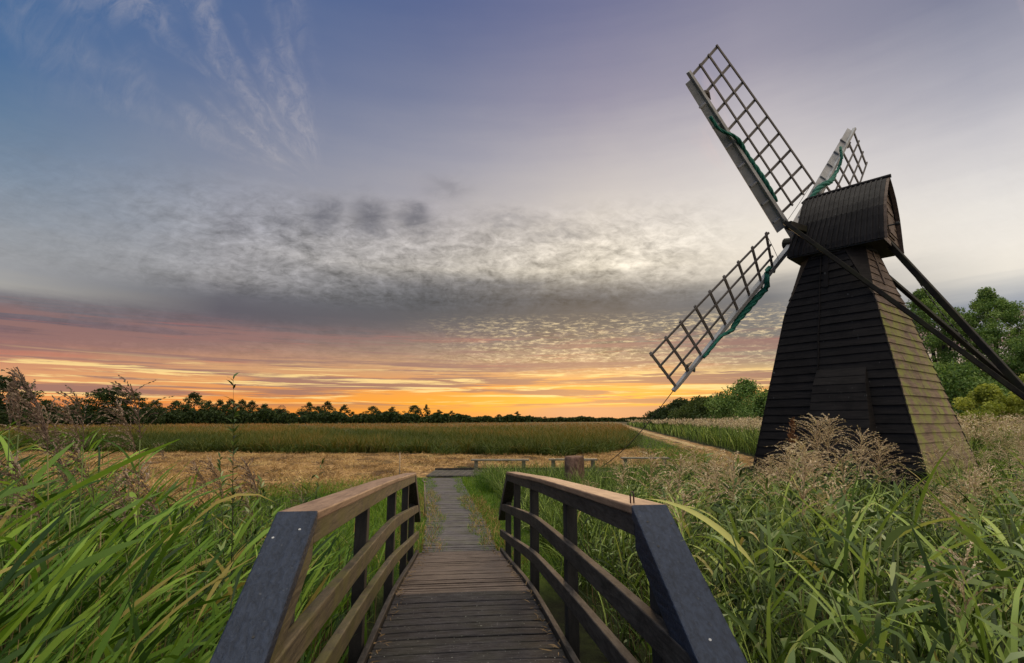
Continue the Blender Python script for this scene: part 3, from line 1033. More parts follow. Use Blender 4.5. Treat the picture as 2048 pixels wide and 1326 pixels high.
def sfront(z):
    return 0.64 + 0.30 * float(smooth(6.95, 6.15, z)) if False else 0.64 + 0.30 * min(1, max(0, (6.95 - z) / 0.8))


def srear(z):
    return -1.19 + 0.05 * min(1, max(0, (7.4 - z) / 1.2))


for sg in (-1, 1):
    rf = MB()
    nb_ = 17
    for b_ in range(nb_):
        for (la, off) in ((0.0, 0.0),):
            f0, f1 = b_ / nb_, (b_ + 1) / nb_
            raised = 0.022
            for part_ in (0, 1):
                if part_ == 0:
                    g0, g1, h_ = f0, f1 + 0.003, 0.0
                else:
                    g0, g1, h_ = f1 - 0.010, f1 + 0.010, raised
                    if b_ == nb_ - 1:
                        g0, g1 = 0.985, 1.0
                for i in range(len(PR) - 1):
                    (l0, z0), (l1, z1) = PR[i], PR[i + 1]
                    t_ = np.array([l1 - l0, z1 - z0])
                    t_ /= np.linalg.norm(t_)
                    nl, nz = -t_[1], t_[0]
                    q = []
                    for (l_, z_) in ((l0, z0), (l1, z1)):
                        for g in (g0, g1):
                            s = srear(z_) + (sfront(z_) - srear(z_)) * g
                            q.append((s, l_, z_))
                    outp = [cp_(s, sg * (l_ + nl * h_), z_ + nz * h_) for s, l_, z_ in q]
                    inp = [cp_(s, sg * (l_ - nl * 0.03), z_ - nz * 0.03) for s, l_, z_ in q]
                    rf.hexa([inp[0], inp[1], inp[3], inp[2]], [outp[0], outp[1], outp[3], outp[2]])
    rf.build("roof", MAT["tar_cap"], cap)
rd = MB()
rd.tube([cp_(-1.27, 0, 7.80), cp_(0.0, 0, 7.805), cp_(0.60, 0, 7.79), cp_(0.72, 0, 7.70)], 0.05, 8)
rd.build("ridge_board", MAT["tar_cap"], cap)
for s_end, nm in ((-1.10, "gable"), (0.62, "gable")):
    gb = MB()
    zz = [6.03, 6.2, 6.4, 6.6, 6.8, 7.0, 7.2, 7.4, 7.6, 7.74]
    lz = lambda z: float(np.interp(-z, [-p[1] for p in PR], [p[0] for p in PR])) - 0.03
    for i in range(len(zz) - 1):
        za, zb = zz[i], zz[i + 1]
        sa = s_end if s_end < 0 else sfront(za) - 0.03
        sb = s_end if s_end < 0 else sfront(zb) - 0.03
        o0 = -0.022 if s_end < 0 else 0.022
        o1 = -0.006 if s_end < 0 else 0.006
        la, lb = lz(za), lz(zb)
        th = 0.03 if s_end < 0 else -0.03
        gb.hexa([cp_(sa + th, -la, za), cp_(sa + th, la, za), cp_(sb + th, lb, zb), cp_(sb + th, -lb, zb)],
                [cp_(sa + o0, -la, za), cp_(sa + o0, la, za), cp_(sb + o1, lb, zb), cp_(sb + o1, -lb, zb)])
    gb.build(nm, MAT["brownboard"] if s_end < 0 else MAT["tar"], cap)
dr = MB()
for i in range(4):
    dr.box((0, 0, 0), (0, 0, 0)) if False else None
    la = -0.30 + i * 0.15
    dr.hexa([cp_(-1.12, la, 6.25), cp_(-1.12, la + 0.145, 6.25), cp_(-1.12, la + 0.145, 7.0), cp_(-1.12, la, 7.0)],
            [cp_(-1.15, la, 6.25), cp_(-1.15, la + 0.145, 6.25), cp_(-1.15, la + 0.145, 7.0), cp_(-1.15, la, 7.0)])
for z_ in (6.35, 6.88):
    dr.beam(cp_(-1.16, -0.3, z_), cp_(-1.16, 0.28, z_), 0.02, 0.07)
dr.build("gable_door", MAT["brownboard"], cap)
vg = MB()
for sg in (-1, 1):
    for i in range(len(PR) - 1):
        vg.beam(cp_(srear(PR[i][1]) - 0.012, sg * (PR[i][0] - 0.02), PR[i][1] - 0.01), cp_(srear(PR[i + 1][1]) - 0.012, sg * (PR[i + 1][0] - 0.02), PR[i + 1][1] - 0.01), 0.02, 0.09, cax)
vg.build("bargeboard", MAT["brownboard"], cap)
kn = MB()
kn.tube([cp_(-1.08, -0.50, 6.42), cp_(-1.34, -0.42, 6.44)], 0.02, 8)
kn.tube([cp_(-1.30, -0.43, 6.435), cp_(-1.31, -0.428, 6.437), cp_(-1.37, -0.415, 6.445), cp_(-1.385, -0.41, 6.446)], [0.02, 0.045, 0.045, 0.02], 10)
kn.build("winding_handle", MAT["post"], cap)
cr_ = MB()
ring = lambda r_, z_: [np.array([r_ * math.cos(2 * PI * i / 24), r_ * math.sin(2 * PI * i / 24), z_ - MO[2]]) for i in range(24)]
A_, B_ = ring(0.80, 5.98), ring(0.88, 6.16)
cr_.add(A_ + B_, [tuple(reversed(range(24))), tuple(range(24, 48))] + [(i, (i + 1) % 24, 24 + (i + 1) % 24, 24 + i) for i in range(24)])
cr_.build("curb", MAT["post"], cap)
sf = MB()
sf.hexa([cp_(-1.12, -0.85, 6.02), cp_(-1.12, 0.85, 6.02), cp_(0.9, 0.85, 6.02), cp_(0.9, -0.85, 6.02)], [cp_(-1.12, -0.85, 6.07), cp_(-1.12, 0.85, 6.07), cp_(0.9, 0.85, 6.07), cp_(0.9, -0.85, 6.07)])
sf.build("cap_floor", MAT["post"], cap)

# tail pole and braces
Tp = np.array([10.0075, 9.8126, 2.1239]) - MO
P1 = np.array([6.8455, 12.1249, 6.7197]) - MO
P2 = np.array([9.4607, 13.6915, 6.7197]) - MO
tb = MB()
tb.beam(P1, P2, 0.17, 0.17)
tb.build("cross_beam", MAT["beam"], mill, bevel=0.01)
for (p, wd, nm) in ((P1, 0.088, "brace"), (P2, 0.088, "brace"), (cp_(-1.0, 0, 6.24), 0.115, "tail_pole")):
    q = MB()
    d_ = (Tp - p) / np.linalg.norm(Tp - p)
    q.beam(p - d_ * 0.12, Tp + d_ * (0.05 if nm == "brace" else 0.5), wd, wd * 1.15)
    q.build(nm, MAT["beam"], mill, bevel=0.012)
q = MB()
q.beam(Tp + np.array([0.0, 0, -0.1]), np.array([Tp[0] + 0.05, Tp[1] - 0.05, -0.2]), 0.12, 0.12, (0, 1, 0))
q.build("tail_post", MAT["beam"], mill)
chn = MB()
c0, c1 = cp_(-1.12, 0.75, 6.05), Tp + np.array([0, 0, 0.15])
pts = []
for i in range(60):
    t_ = i / 59
    p = c0 + (c1 - c0) * t_
    p[2] -= 0.55 * math.sin(PI * t_) * (1 - 0.3 * t_)
    pts.append(p)
for i in range(59):
    chn.beam(pts[i], pts[i] + (pts[i + 1] - pts[i]) * 0.95, 0.028 if i % 2 else 0.008, 0.008 if i % 2 else 0.028)
chn.build("chain", MAT["post"], mill)

# sails
SCHI, STAU, SLEN, SPHI, SW, SR0, STW0, STW1, SDISH, SDE, SOFF = -0.540, 0.216, 5.468, 0.902, 1.258, 1.008, -0.288, 0.015, 0.101, 0.12, 0.015
sax = np.array([math.sin(SCHI), math.cos(SCHI), 0])
sn = sax * math.cos(STAU) + np.array([0, 0, math.sin(STAU)])
slat = np.array([math.cos(SCHI), -math.sin(SCHI), 0])
sup = np.cross(slat, sn)
hub0 = sax * 1.018 + np.array([0, 0, 6.727 - MO[2]])
ws = MB()
ws.tube([hub0 - sn * 0.9, hub0 - sn * 0.1, hub0 + sn * 0.35], [0.14, 0.16, 0.16], 12)
ws.build("windshaft", MAT["beam"], mill)
pq = MB()
pq.beam(hub0 - sup * 0.28, hub0 + sup * 0.28, 0.3, 0.3, sn)
pq.build("poll_end", MAT["iron"], mill, bevel=0.02)
for nm, k in (("A", 1), ("B", 2), ("C", 0), ("D", 3)):
    an = SPHI + k * PI / 2
    d0 = slat * math.cos(an) + sup * math.sin(an)
    cc = slat * math.sin(an) - sup * math.cos(an)
    dd = d0 * math.cos(SDISH) + sn * math.sin(SDISH)
    mm = sn * math.cos(SDISH) - d0 * math.sin(SDISH)
    hb = hub0 + (sn * SDE if nm in "BC" else 0) + cc * SOFF

    def sp(t, c, tw=None, m_=0.0):
        tw_ = STW0 + (STW1 - STW0) * (t - SR0) / (SLEN * .985 - SR0) if tw is None else tw
        return hb + dd * t + (cc * math.cos(tw_) + mm * math.sin(tw_)) * c + (mm * math.cos(tw_) - cc * math.sin(tw_)) * m_

    sail = empty("sail", (0, 0, 0), 0, mill)
    wp = MB()
    wp.beam(sp(-0.1, 0), sp(SLEN + 0.05, 0), 0.13, 0.15, mm, 0.62)
    wp.build("whip", MAT["sail_paint"], sail, bevel=0.008)
    # leading board, on the other side of the whip, set at an angle
    lb = MB()
    n_ = 14
    for i in range(n_):
        ta, tb_ = 0.62 + (SLEN - 0.75) * i / n_, 0.62 + (SLEN - 0.75) * (i + 1) / n_
        wa, wb = 0.30 - 0.10 * i / n_, 0.30 - 0.10 * (i + 1) / n_
        tw_ = 0.55
        f = lambda t, c, m_: hb + dd * t - (cc * math.cos(tw_) + mm * math.sin(-tw_)) * c + (mm * math.cos(tw_) + cc * math.sin(tw_)) * m_
        lb.hexa([f(ta, 0.05, -0.012), f(tb_, 0.05, -0.012), f(tb_, wb, -0.012), f(ta, wa, -0.012)], [f(ta, 0.05, 0.012), f(tb_, 0.05, 0.012), f(tb_, wb, 0.012), f(ta, wa, 0.012)])
    lb.build("leading_board", MAT["sail_paint"], sail)
    for i in range(7):
        bk = MB()
        t_ = 0.95 + i * 0.62
        f = lambda t, c, m_: hb + dd * t - (cc * math.cos(0.55) + mm * math.sin(-0.55)) * c + (mm * math.cos(0.55) + cc * math.sin(0.55)) * m_
        bk.beam(f(t_, 0.06, -0.035), f(t_, 0.24, -0.035), 0.055, 0.05, dd)
        bk.build("bracket", MAT["sail_paint"], sail, bevel=0.005)
    # nine sail bars, three uplongs
    NB = 9
    tt = [SR0 + (SLEN * 0.985 - SR0) * i / (NB - 1) for i in range(NB)]
    for t_ in tt:
        b_ = MB()
        b_.beam(sp(t_, -0.03), sp(t_, SW + 0.05), 0.068, 0.036, dd if False else (mm * 1.0))
        b_.build("sail_bar", MAT["sail_bar"], sail, bevel=0.004)
    for c_ in (SW / 3, 2 * SW / 3, SW):
        b_ = MB()
        for i in range(NB - 1):
            e0 = 0.06 if i == 0 else 0
            e1 = 0.06 if i == NB - 2 else 0
            pa, pb = sp(tt[i], c_, None, -0.034), sp(tt[i + 1], c_, None, -0.034)
            dv = (pb - pa) / np.linalg.norm(pb - pa)
            b_.beam(pa - dv * e0, pb + dv * e1, 0.05, 0.03, mm)
        b_.build("uplong", MAT["sail_bar"], sail)
    # rolled green sail cloth twisted round the whip
    cl = MB()
    turns = 1.15
    ph0 = {"A": 2.6, "B": 0.2, "C": 2.4, "D": 0}[nm]
    t0_, t1_ = {"A": (1.35, 4.35), "B": (1.1, 4.35), "C": (1.5, 4.2), "D": (1.3, 4.2)}[nm]
    for st in range(3):
        pts, rs = [], []
        for i in range(48):
            f_ = i / 47
            t_ = t0_ + (t1_ - t0_) * f_
            a_ = {"A": 0.15 + 2.9 * float(smooth(0.52, 0.92, f_)), "B": 0.25 + 2.8 * float(smooth(0.03, 0.22, f_)) - 1.7 * float(smooth(0.55, 0.8, f_)),
                  "C": PI - 2.5 * math.exp(-((f_ - 0.62) / 0.24) ** 2), "D": PI * f_}[nm]
            base = sp(t_, 0.0) + (cc * math.cos(a_) - mm * math.sin(a_)) * (0.125 + 0.08 * max(0.0, -math.cos(a_)) + 0.015 * math.sin(9 * f_))
            sa = st * 2 * PI / 3 + f_ * 26
            thick = 0.026 + 0.028 * math.sin(PI * min(1, f_ * 1.2 + 0.1)) ** 1.0
            base = base + (cc * math.cos(sa) + mm * math.sin(sa)) * thick * 0.75
            pts.append(base)
            rs.append(max(0.008, thick))
        cl.tube(pts, rs, 7)
    cl.build("rolled_sail_cloth", MAT["cloth"], sail, smooth=True)
    rp = MB()
    rp.tube([sp(SR0, SW), sp(SR0 - 0.18, SW * 0.5, None, 0.02), sp(SR0 - 0.3, 0.05)], 0.007, 5)
    rp.build("lashing_rope", MAT["rope"], sail)
    rp = MB()
    rp.tube([sp(tt[-2] + 0.02, 0.0) + cc * 0.0, sp(tt[-2] + 0.02, 0.10), sp(tt[-2] - 0.05, 0.16), sp(tt[-2] - 0.22, 0.12)], [0.03, 0.055, 0.05, 0.01], 7)
    rp.build("cloth_knot", MAT["rope"], sail)
    if nm == "B":
        B_TIP = sp(SLEN, 0) + MO

# tether from the low sail to the ground by the benches
ge = at(1185, 921, 19.0)
ge[2] = 0.1
th_ = MB()
th_.tube([B_TIP + (ge - B_TIP) * t_ - np.array([0, 0, 0.25 * math.sin(PI * t_)]) for t_ in np.linspace(0, 1, 14)], 0.011, 5)
tag(th_.build("tether_rope", MAT["rope"]), "thin tether rope running from the lowest sail tip down towards the benches", "rope")

# ------------------------------------------------------------------ benches, stump, stakes
for i, (xa, xb, yy, zz, lab) in enumerate((
        (-1.5, 0.62, 19.35, 0.52, "backless plank bench on two posts, standing clear where the boardwalks meet"),
        (1.36, 3.15, 19.55, 0.52, "backless plank bench partly hidden by the reddish stump"),
        (4.25, 6.1, 20.6, 0.50, "backless plank bench half buried in weeds beyond the stump"))):
    xm = (xa + xb) / 2
    b = empty("bench", (xm, yy, 0.02))
    tag(b, lab, "bench", "plank benches along the far boardwalk")
    s = MB()
    s.box((0, 0, zz - 0.03), (xb - xa, 0.30, 0.055))
    s.build("seat", MAT["bench"], b, bevel=0.008)
    for sg in (-1, 1):
        l = MB()
        l.box((sg * (xb - xa) * 0.41, 0, zz / 2 - 0.09), (0.13, 0.16, zz - 0.06 + 0.12))
        l.build("leg", MAT["bench"], b, bevel=0.008)
st = MB()
sx, sy = at(1149, 950, 15.2)[:2]
rgs = []
for i, (z, r_) in enumerate(((-0.15, 0.31), (0.2, 0.29), (0.6, 0.275), (0.86, 0.27), (0.905, 0.262), (0.925, 0.235), (0.93, 0.08))):
    rgs.append([np.array([(r_ + (0.012 * math.sin(5 * a_ + 1) + 0.008 * math.sin(11 * a_)) * min(1, r_ / .2)) * math.cos(a_), (r_ + 0.012 * math.sin(5 * a_ + 1)) * math.sin(a_), z + 0.008 * math.cos(a_) * (z > 0.8)]) for a_ in np.linspace(0, 2 * PI, 37)[:-1]])
vs = [v for rg in rgs for v in rg]
fs = [(i * 36 + k, i * 36 + (k + 1) % 36, (i + 1) * 36 + (k + 1) % 36, (i + 1) * 36 + k) for i in range(len(rgs) - 1) for k in range(36)]
fs.append(tuple(range(6 * 36, 7 * 36)))
st.add(vs, fs)
tag(st.build("stump", MAT["stump"], None, (sx, sy, 0), smooth=True), "thick reddish brown wooden stump standing in front of the benches", "stump")
sk = MB()
p0, p1 = at(850, 1012, 11.0), at(849, 962, 11.0)
p0[2] = 0.0
sk.tube([p0, (p0 + p1) / 2 + np.array([0.012, 0, 0]), p1], [0.018, 0.016, 0.014], 7)
sk.tube([p1 + np.array([0.045 * math.cos(a_) + 0.01, 0.02 * math.sin(a_), 0.02 + 0.035 * math.sin(a_)]) for a_ in np.linspace(0, 5.6, 12)], 0.010, 6)
tag(sk.build("stake", MAT["stake"], smooth=True), "short pale stake with a loop of rope at the path edge", "stake")
sk = MB()
p0, p1 = at(800, 950, 15.5), at(800, 905, 15.5)
p0[2] = 0
sk.tube([p0, p1], [0.018, 0.012], 6)
tag(sk.build("marker_cane", MAT["stake"], smooth=True), "thin pale cane standing in the grass above the olive handrail", "cane")

# small far wind pump with a fan wheel
fp = at(562, 845, 230.0)
wpump = empty("wind_pump", (fp[0], fp[1], 0))
tag(wpump, "tiny distant wind pump with a round fan wheel among the far trees", "wind pump")
t = MB()
for sx_, sy_ in ((-1, -1), (1, -1), (1, 1), (-1, 1)):
    t.beam((sx_ * 0.9, sy_ * 0.9, 0), (sx_ * 0.12, sy_ * 0.12, 6.2), 0.16, 0.16, (1, 0, 0))
t.build("lattice_mast", MAT["sail_bar"], wpump)
t = MB()
for i in range(16):
    a_ = 2 * PI * i / 16
    r0, r1 = 0.5, 2.0
    t.add([(r0 * math.cos(a_ - .05), -0.3, 6.6 + r0 * math.sin(a_ - .05)), (r0 * math.cos(a_ + .05), -0.3, 6.6 + r0 * math.sin(a_ + .05)), (r1 * math.cos(a_ + .1), -0.2, 6.6 + r1 * math.sin(a_ + .1)), (r1 * math.cos(a_ - .1), -0.4, 6.6 + r1 * math.sin(a_ - .1))], [(0, 1, 2, 3)])
t.tube([(1.4 * math.cos(a_), -0.3, 6.6 + 1.4 * math.sin(a_)) for a_ in np.linspace(0, 2 * PI, 25)], 0.05, 5)
t.build("fan_wheel", MAT["sail_bar"], wpump)

# ------------------------------------------------------------------ vegetation
exec_marker = None


def wind_leaf(rng, L, wd, head, a0, a1, twist, tint, power=1.2):
    return blades(np.zeros((1, 3)), np.array([head]), np.array([L]), np.array([wd]), np.array([a0]), np.array([a1]), np.array([tint]), 9, twist, power, True)


def panicle_mesh(name, rng, mat, L=0.32, spread=0.5, droop=0.8, nbr=34, wind=PI, side=0.75, spike=9, lnk=1.0, axl=0.10):
    """a reed plume: drooping branches with many small spikelets, streaming with the wind"""
    cs, dirs, sz, tt = [], [], [], []
    br = []
    for i in range(nbr):
        f = (i + rng.random()) / nbr
        zb = L * 0.95 * f
        ln = L * (0.85 - 0.6 * f) * rng.uniform(0.7, 1.25) * (0.6 + 0.55 * min(1, spread * 2)) * lnk + 0.02
        hd = wind + rng.normal() * (PI * (1 - side) + 0.35)
        a0 = rng.uniform(0.45, 0.9) * (0.45 + spread * 1.1)
        a1 = a0 + droop * rng.uniform(0.6, 1.5) * (1.25 - 0.7 * f)
        ns = 7
        p = np.array([axl * L * f ** 1.6 * math.cos(wind), axl * L * f ** 1.6 * math.sin(wind), zb])
        pl = [p.copy()]
        for j in range(ns):
            a = a0 + (a1 - a0) * j / ns
            p = p + np.array([math.sin(a) * math.cos(hd), math.sin(a) * math.sin(hd), math.cos(a)]) * ln / ns
            pl.append(p.copy())
        br.append(np.array(pl))
    verts, quads, tint = [], [], []
    o = 0

    def strip(a, b, wdt, tv):
        nonlocal o
        d = b - a
        s = np.cross(d, rng.normal(size=3))
        s /= np.linalg.norm(s) + 1e-9
        verts.extend([a - s * wdt / 2, a + s * wdt / 2, b + s * wdt / 2, b - s * wdt / 2])
        quads.append((o, o + 1, o + 2, o + 3))
        tint.extend([tv] * 4)
        o += 4

    for pl in br:
        tv = rng.random()
        for j in range(len(pl) - 1):
            strip(pl[j], pl[j + 1], 0.0016, 0.2)
        for j in range(1, len(pl)):
            for s_ in range(max(1, spike // 4)):
                base = pl[j - 1] + (pl[j] - pl[j - 1]) * rng.random()
                d = pl[j] - pl[j - 1]
                d /= np.linalg.norm(d) + 1e-9
                d = d + rng.normal(size=3) * 0.26
                d /= np.linalg.norm(d)
                l_ = rng.uniform(0.010, 0.020)
                sdv = np.cross(d, rng.normal(size=3))
                sdv /= np.linalg.norm(sdv)
                wv = rng.uniform(0.0024, 0.0046)
                t_ = np.clip(tv * 0.6 + rng.random() * 0.5, 0, 1)
                verts.extend([base, base + d * l_ * .45 + sdv * wv, base + d * l_, base + d * l_ * .45 - sdv * wv])
                quads.append((o, o + 1, o + 2, o + 3))
                tint.extend([t_] * 4)
                o += 4
    # main axis
    for j in range(8):
        f0, f1 = j / 8, (j + 1) / 8
        A = np.array([axl * L * f0 ** 1.6 * math.cos(wind), axl * L * f0 ** 1.6 * math.sin(wind), L * f0])
        B = np.array([axl * L * f1 ** 1.6 * math.cos(wind), axl * L * f1 ** 1.6 * math.sin(wind), L * f1])
        strip(A, B, 0.004, 0.3)
        strip(A, B, 0.004, 0.3)
    return quads_mesh(name, np.array(verts), np.array(quads), mat, np.array(tint), False)


def stem_mesh(name, H, lean, head, mat, r=0.0045):
    pts = []
    for i in range(9):
        f = i / 8
        h = lean * f ** 1.7 * H
        pts.append(np.array([h * math.cos(head), h * math.sin(head), H * f * (1 - 0.08 * lean * f)]))
    mb = MB()
    mb.tube(pts, [r * (1.15 - 0.6 * i / 8) for i in range(9)], 6)
    me = bpy.data.meshes.new(name)
    me.from_pydata(mb.v, [], mb.f)
    me.materials.append(mat)
    a = me.attributes.new("tint", "FLOAT", "POINT")
    a.data.foreach_set("value", np.full(len(mb.v), random.uniform(0.1, 0.8), np.float32))
    me.polygons.foreach_set("use_smooth", [True] * len(me.polygons))
    return me, pts


def make_reed(rng, H, lean, head, leafmat, panmat=None, wind=PI, windk=0.6, nleaf=9, Lleaf=(0.35, 0.6), wleaf=(0.018, 0.032), droop=(1.3, 2.3), pan=None, a0r=(0.35, 0.8)):
    """one reed at the origin: stem object with leaf and plume children"""
    me, pts = stem_mesh("reed", H, lean, head, MAT["stem"])
    o = link("reed", me)
    KIDS[o.name] = []
    for i in range(nleaf):
        f = 0.25 + 0.70 * (i + rng.random() * 0.6) / nleaf
        k = f * 8
        j = min(7, int(k))
        p = pts[j] + (pts[j + 1] - pts[j]) * (k - j)
        hd = wind + rng.normal() * (0.35 + (1 - windk) * 1.4) + (PI if rng.random() > 0.5 + windk / 2 else 0)
        alt = rng.random() < 0.28 and f < 0.68
        if alt:
            hd = rng.random() * 6.28
        L = rng.uniform(*Lleaf) * (1.1 - 0.25 * abs(f - 0.55))
        v, q, t = wind_leaf(rng, L, rng.uniform(*wleaf), hd, *((rng.uniform(0.2, 0.7), rng.uniform(0.8, 2.2)) if alt else (rng.uniform(*a0r), rng.uniform(*droop))), rng.normal() * 0.5, np.clip(rng.normal(0.52, 0.24) * (0.42 + 0.72 * f), 0, 1), rng.uniform(0.9, 1.6))  # tint falls lower down: older leaves, plus bank shade put into the colour
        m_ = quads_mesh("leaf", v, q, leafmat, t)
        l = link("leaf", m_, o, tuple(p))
        KIDS[o.name].append(l)
    if pan is not None:
        pl = link("plume", pan, o, tuple(pts[-1]))
        pl.rotation_euler = (rng.normal() * 0.06, -0.15 * math.cos(wind) * -1 if False else 0, 0)
        KIDS[o.name].append(pl)
    return o


def kill_proto(o):
    for c in KIDS.pop(o.name, []):
        bpy.data.objects.remove(c)
    bpy.data.objects.remove(o)


OUT_L = [(-200, 820), (0, 815), (120, 800), (250, 850), (330, 880), (400, 905), (470, 930), (540, 965), (640, 990), (760, 990), (850, 1010)]
OUT_R = [(1030, 1000), (1100, 985), (1200, 955), (1300, 925), (1400, 915), (1470, 915), (1530, 925), (1600, 905), (1700, 900), (1760, 925), (1850, 975), (1930, 965), (1975, 925), (2048, 890), (2300, 880)]


def out_y(poly, x):
    return np.interp(x, [p[0] for p in poly], [p[1] for p in poly])


def top_height(poly, X, Y):
    """height of a plant at X, Y whose top stays under the outline"""
    px, _ = img_xy(np.array([X, Y, 1.5]))
    yy = float(out_y(poly, float(px)))
    r_ = ray(float(px), yy)
    return EYE + r_[2] / r_[1] * Y


rl = np.random.default_rng(3)
pan_d = [panicle_mesh("plume", rl, MAT["panicle_d"], L=rl.uniform(0.22, 0.34), droop=1.05, spread=0.5, lnk=0.8, axl=0.4, nbr=28, wind=PI + 0.1 * i, side=0.8, spike=12) for i in range(4)]
pan_p = [panicle_mesh("plume", rl, MAT["panicle_p"], L=rl.uniform(0.22, 0.32), droop=1.1, nbr=24, wind=0.4 * i, side=0.35, spike=12) for i in range(4)]
# --- left bank: reeds streaming to the left in the wind
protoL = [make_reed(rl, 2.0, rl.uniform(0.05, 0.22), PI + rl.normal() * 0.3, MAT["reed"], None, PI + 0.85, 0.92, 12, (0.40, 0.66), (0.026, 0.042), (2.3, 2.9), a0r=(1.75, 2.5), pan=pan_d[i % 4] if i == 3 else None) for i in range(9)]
LBL_L = "tall reed with long green blades streaming in the wind, beside the olive handrail"
GRP_L = "reeds in the bank beside the olive handrail"
nL = 0
tries = 0
while nL < 135 and tries < 6000:
    tries += 1
    Y = 1.95 + 4.4 * rl.random() ** 1.2
    X = -rl.uniform(0.95, 1.18 * Y + 0.7)
    la = X * blat[0] + Y * blat[1] - BX0
    if la > -0.98:
        continue
    px, py = img_xy(np.array([X, Y, 1.0]))
    if px < -260 or px > 640:
        continue
    gz = float(ground_z(X, Y))
    h = top_height(OUT_L, X, Y) - gz + rl.normal() * 0.10 - 0.12
    h = min(h, 2.45)
    if h < 0.8:
        continue
    o = copy_tree(protoL[nL % 9])
    o.location = (X, Y, gz)
    s = h / 2.25
    o.scale = (0.5 * s + 0.5, 0.5 * s + 0.5, s)
    o.rotation_euler = (0, 0, rl.normal() * 0.28)
    tag(o, LBL_L, "reed", GRP_L)
    nL += 1

# --- right bank: reeds in all directions, paler
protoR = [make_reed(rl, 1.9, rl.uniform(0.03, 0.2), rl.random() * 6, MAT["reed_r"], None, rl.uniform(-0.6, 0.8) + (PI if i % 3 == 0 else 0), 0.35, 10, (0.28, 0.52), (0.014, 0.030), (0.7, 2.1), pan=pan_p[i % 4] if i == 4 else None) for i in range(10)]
LBL_R = "greyish green reed in the tangled bank between the dark handrail and the windmill"
GRP_R = "reeds in the bank between the dark handrail and the windmill"
nR = 0
tries = 0
while nR < 170 and tries < 9000:
    tries += 1
    Y = 1.7 + 7.6 * rl.random() ** 1.3
    X = rl.uniform(0.9, 1.15 * Y + 0.8)
    la = X * blat[0] + Y * blat[1] - BX0
    fw = X * bdir[0] + Y * bdir[1]
    if la < 1.0 or np.hypot(X - MILL[0], Y - MILL[1]) < 3.0 or (la < 2.2 and fw > 8):
        continue
    px, py = img_xy(np.array([X, Y, 1.0]))
    if px > 2300 or px < 1060:
        continue
    gz = float(ground_z(X, Y))
    h = top_height(OUT_R, X, Y) - gz + rl.normal() * 0.10 - 0.1
    h = min(h, 2.2)
    if h < 0.6:
        continue
    o = copy_tree(protoR[nR % 10])
    o.location = (X, Y, gz)
    s = h / 2.1
    o.scale = (0.5 * s + 0.5, 0.5 * s + 0.5, s)
    o.rotation_euler = (0, 0, rl.random() * 6.28 if nR % 2 else rl.normal() * 0.5)
    tag(o, LBL_R, "reed", GRP_R)
    nR += 1

# --- the reeds that stand out by themselves
big_plume = panicle_mesh("plume", rl, MAT["panicle_d"], L=0.36, droop=0.75, spread=0.45, lnk=0.75, axl=0.5, nbr=56, wind=PI, side=0.93, spike=14)
thin_plume = panicle_mesh("plume", rl, MAT["panicle_d"], L=0.24, droop=0.12, spread=0.05, nbr=24, wind=PI, side=0.9, spike=10)
open_plume = panicle_mesh("plume", rl, MAT["panicle_d"], L=0.27, droop=0.7, spread=0.6, lnk=0.75, axl=0.3, nbr=24, wind=PI, side=0.75, spike=10)
rust_plume = panicle_mesh("plume", rl, MAT["panicle_r"], L=0.26, droop=0.15, spread=0.05, lnk=0.5, nbr=36, wind=0.2, side=0.4, spike=14)
buff_a = panicle_mesh("plume", rl, MAT["panicle_p"], L=0.42, droop=1.15, spread=0.5, nbr=72, wind=0.4, side=0.25, spike=14)
buff_b = panicle_mesh("plume", rl, MAT["panicle_p"], L=0.38, droop=1.2, spread=0.55, nbr=64, wind=0.1, side=0.5, spike=14)


def special(px, py, Y, plume, lab, leafmat, wind, lean=0.08, sc=1.0):
    P = at(px, py, Y)
    gz = float(ground_z(P[0], P[1]))
    L = max(v.co.z for v in plume.vertices) * sc
    H = P[2] - L - gz
    o = make_reed(rl, H, lean, wind, leafmat, None, wind, 0.8, 7, (0.35, 0.55), (0.02, 0.03), (1.4, 2.3), pan=plume)
    o.location = (P[0] - lean * H * math.cos(wind), P[1] - lean * H * math.sin(wind), gz)
    for c in KIDS[o.name]:
        if c.name.startswith("plume"):
            c.scale = (sc, sc, sc)
    tag(o, lab, "reed")
    return o


special(38, 738, 2.7, thin_plume, "reed with a thin upright dark plume, seen against the sky at the left edge", MAT["reed"], PI)
special(52, 775, 2.7, thin_plume, "reed with a short narrow plume close behind the thinnest dark plume", MAT["reed"], PI, 0.05, 0.8)
special(122, 724, 2.5, big_plume, "tallest reed with a big feathery dark plume swept leftwards against the sunset", MAT["reed"], PI, 0.10, 1.0)
special(185, 765, 2.6, open_plume, "reed with a ragged plume just right of the biggest feathery plume", MAT["reed"], PI, 0.05)
special(296, 745, 2.7, open_plume, "reed with a sparse open dark plume standing alone against the sunset", MAT["reed"], PI, 0.06, 1.05)
special(1578, 832, 5.2, rust_plume, "reed with a narrow upright rust brown plume in front of the mill", MAT["reed_r"], 0.2, 0.03, 1.1)
special(1628, 822, 4.9, buff_a, "reed with the largest spreading buff plume in front of the mill's lean-to", MAT["reed_r"], 0.3, 0.04, 1.05)
special(1648, 826, 5.3, buff_a, "reed with a buff plume close behind the largest buff plume", MAT["reed_r"], 0.8, 0.04, 0.9)
special(1712, 848, 4.8, buff_b, "reed with a drooping buff plume below the right edge of the lean-to", MAT["reed_r"], 0.2, 0.06, 1.0)
special(1745, 868, 4.9, buff_b, "reed with a buff plume arching away from the lean-to towards the mossy side", MAT["reed_r"], 0.1, 0.1, 0.95)
special(1860, 900, 5.0, pan_p[1], "reed with a small buff plume in front of the mossy side of the mill", MAT["reed_r"], 0.1, 0.06, 0.9)
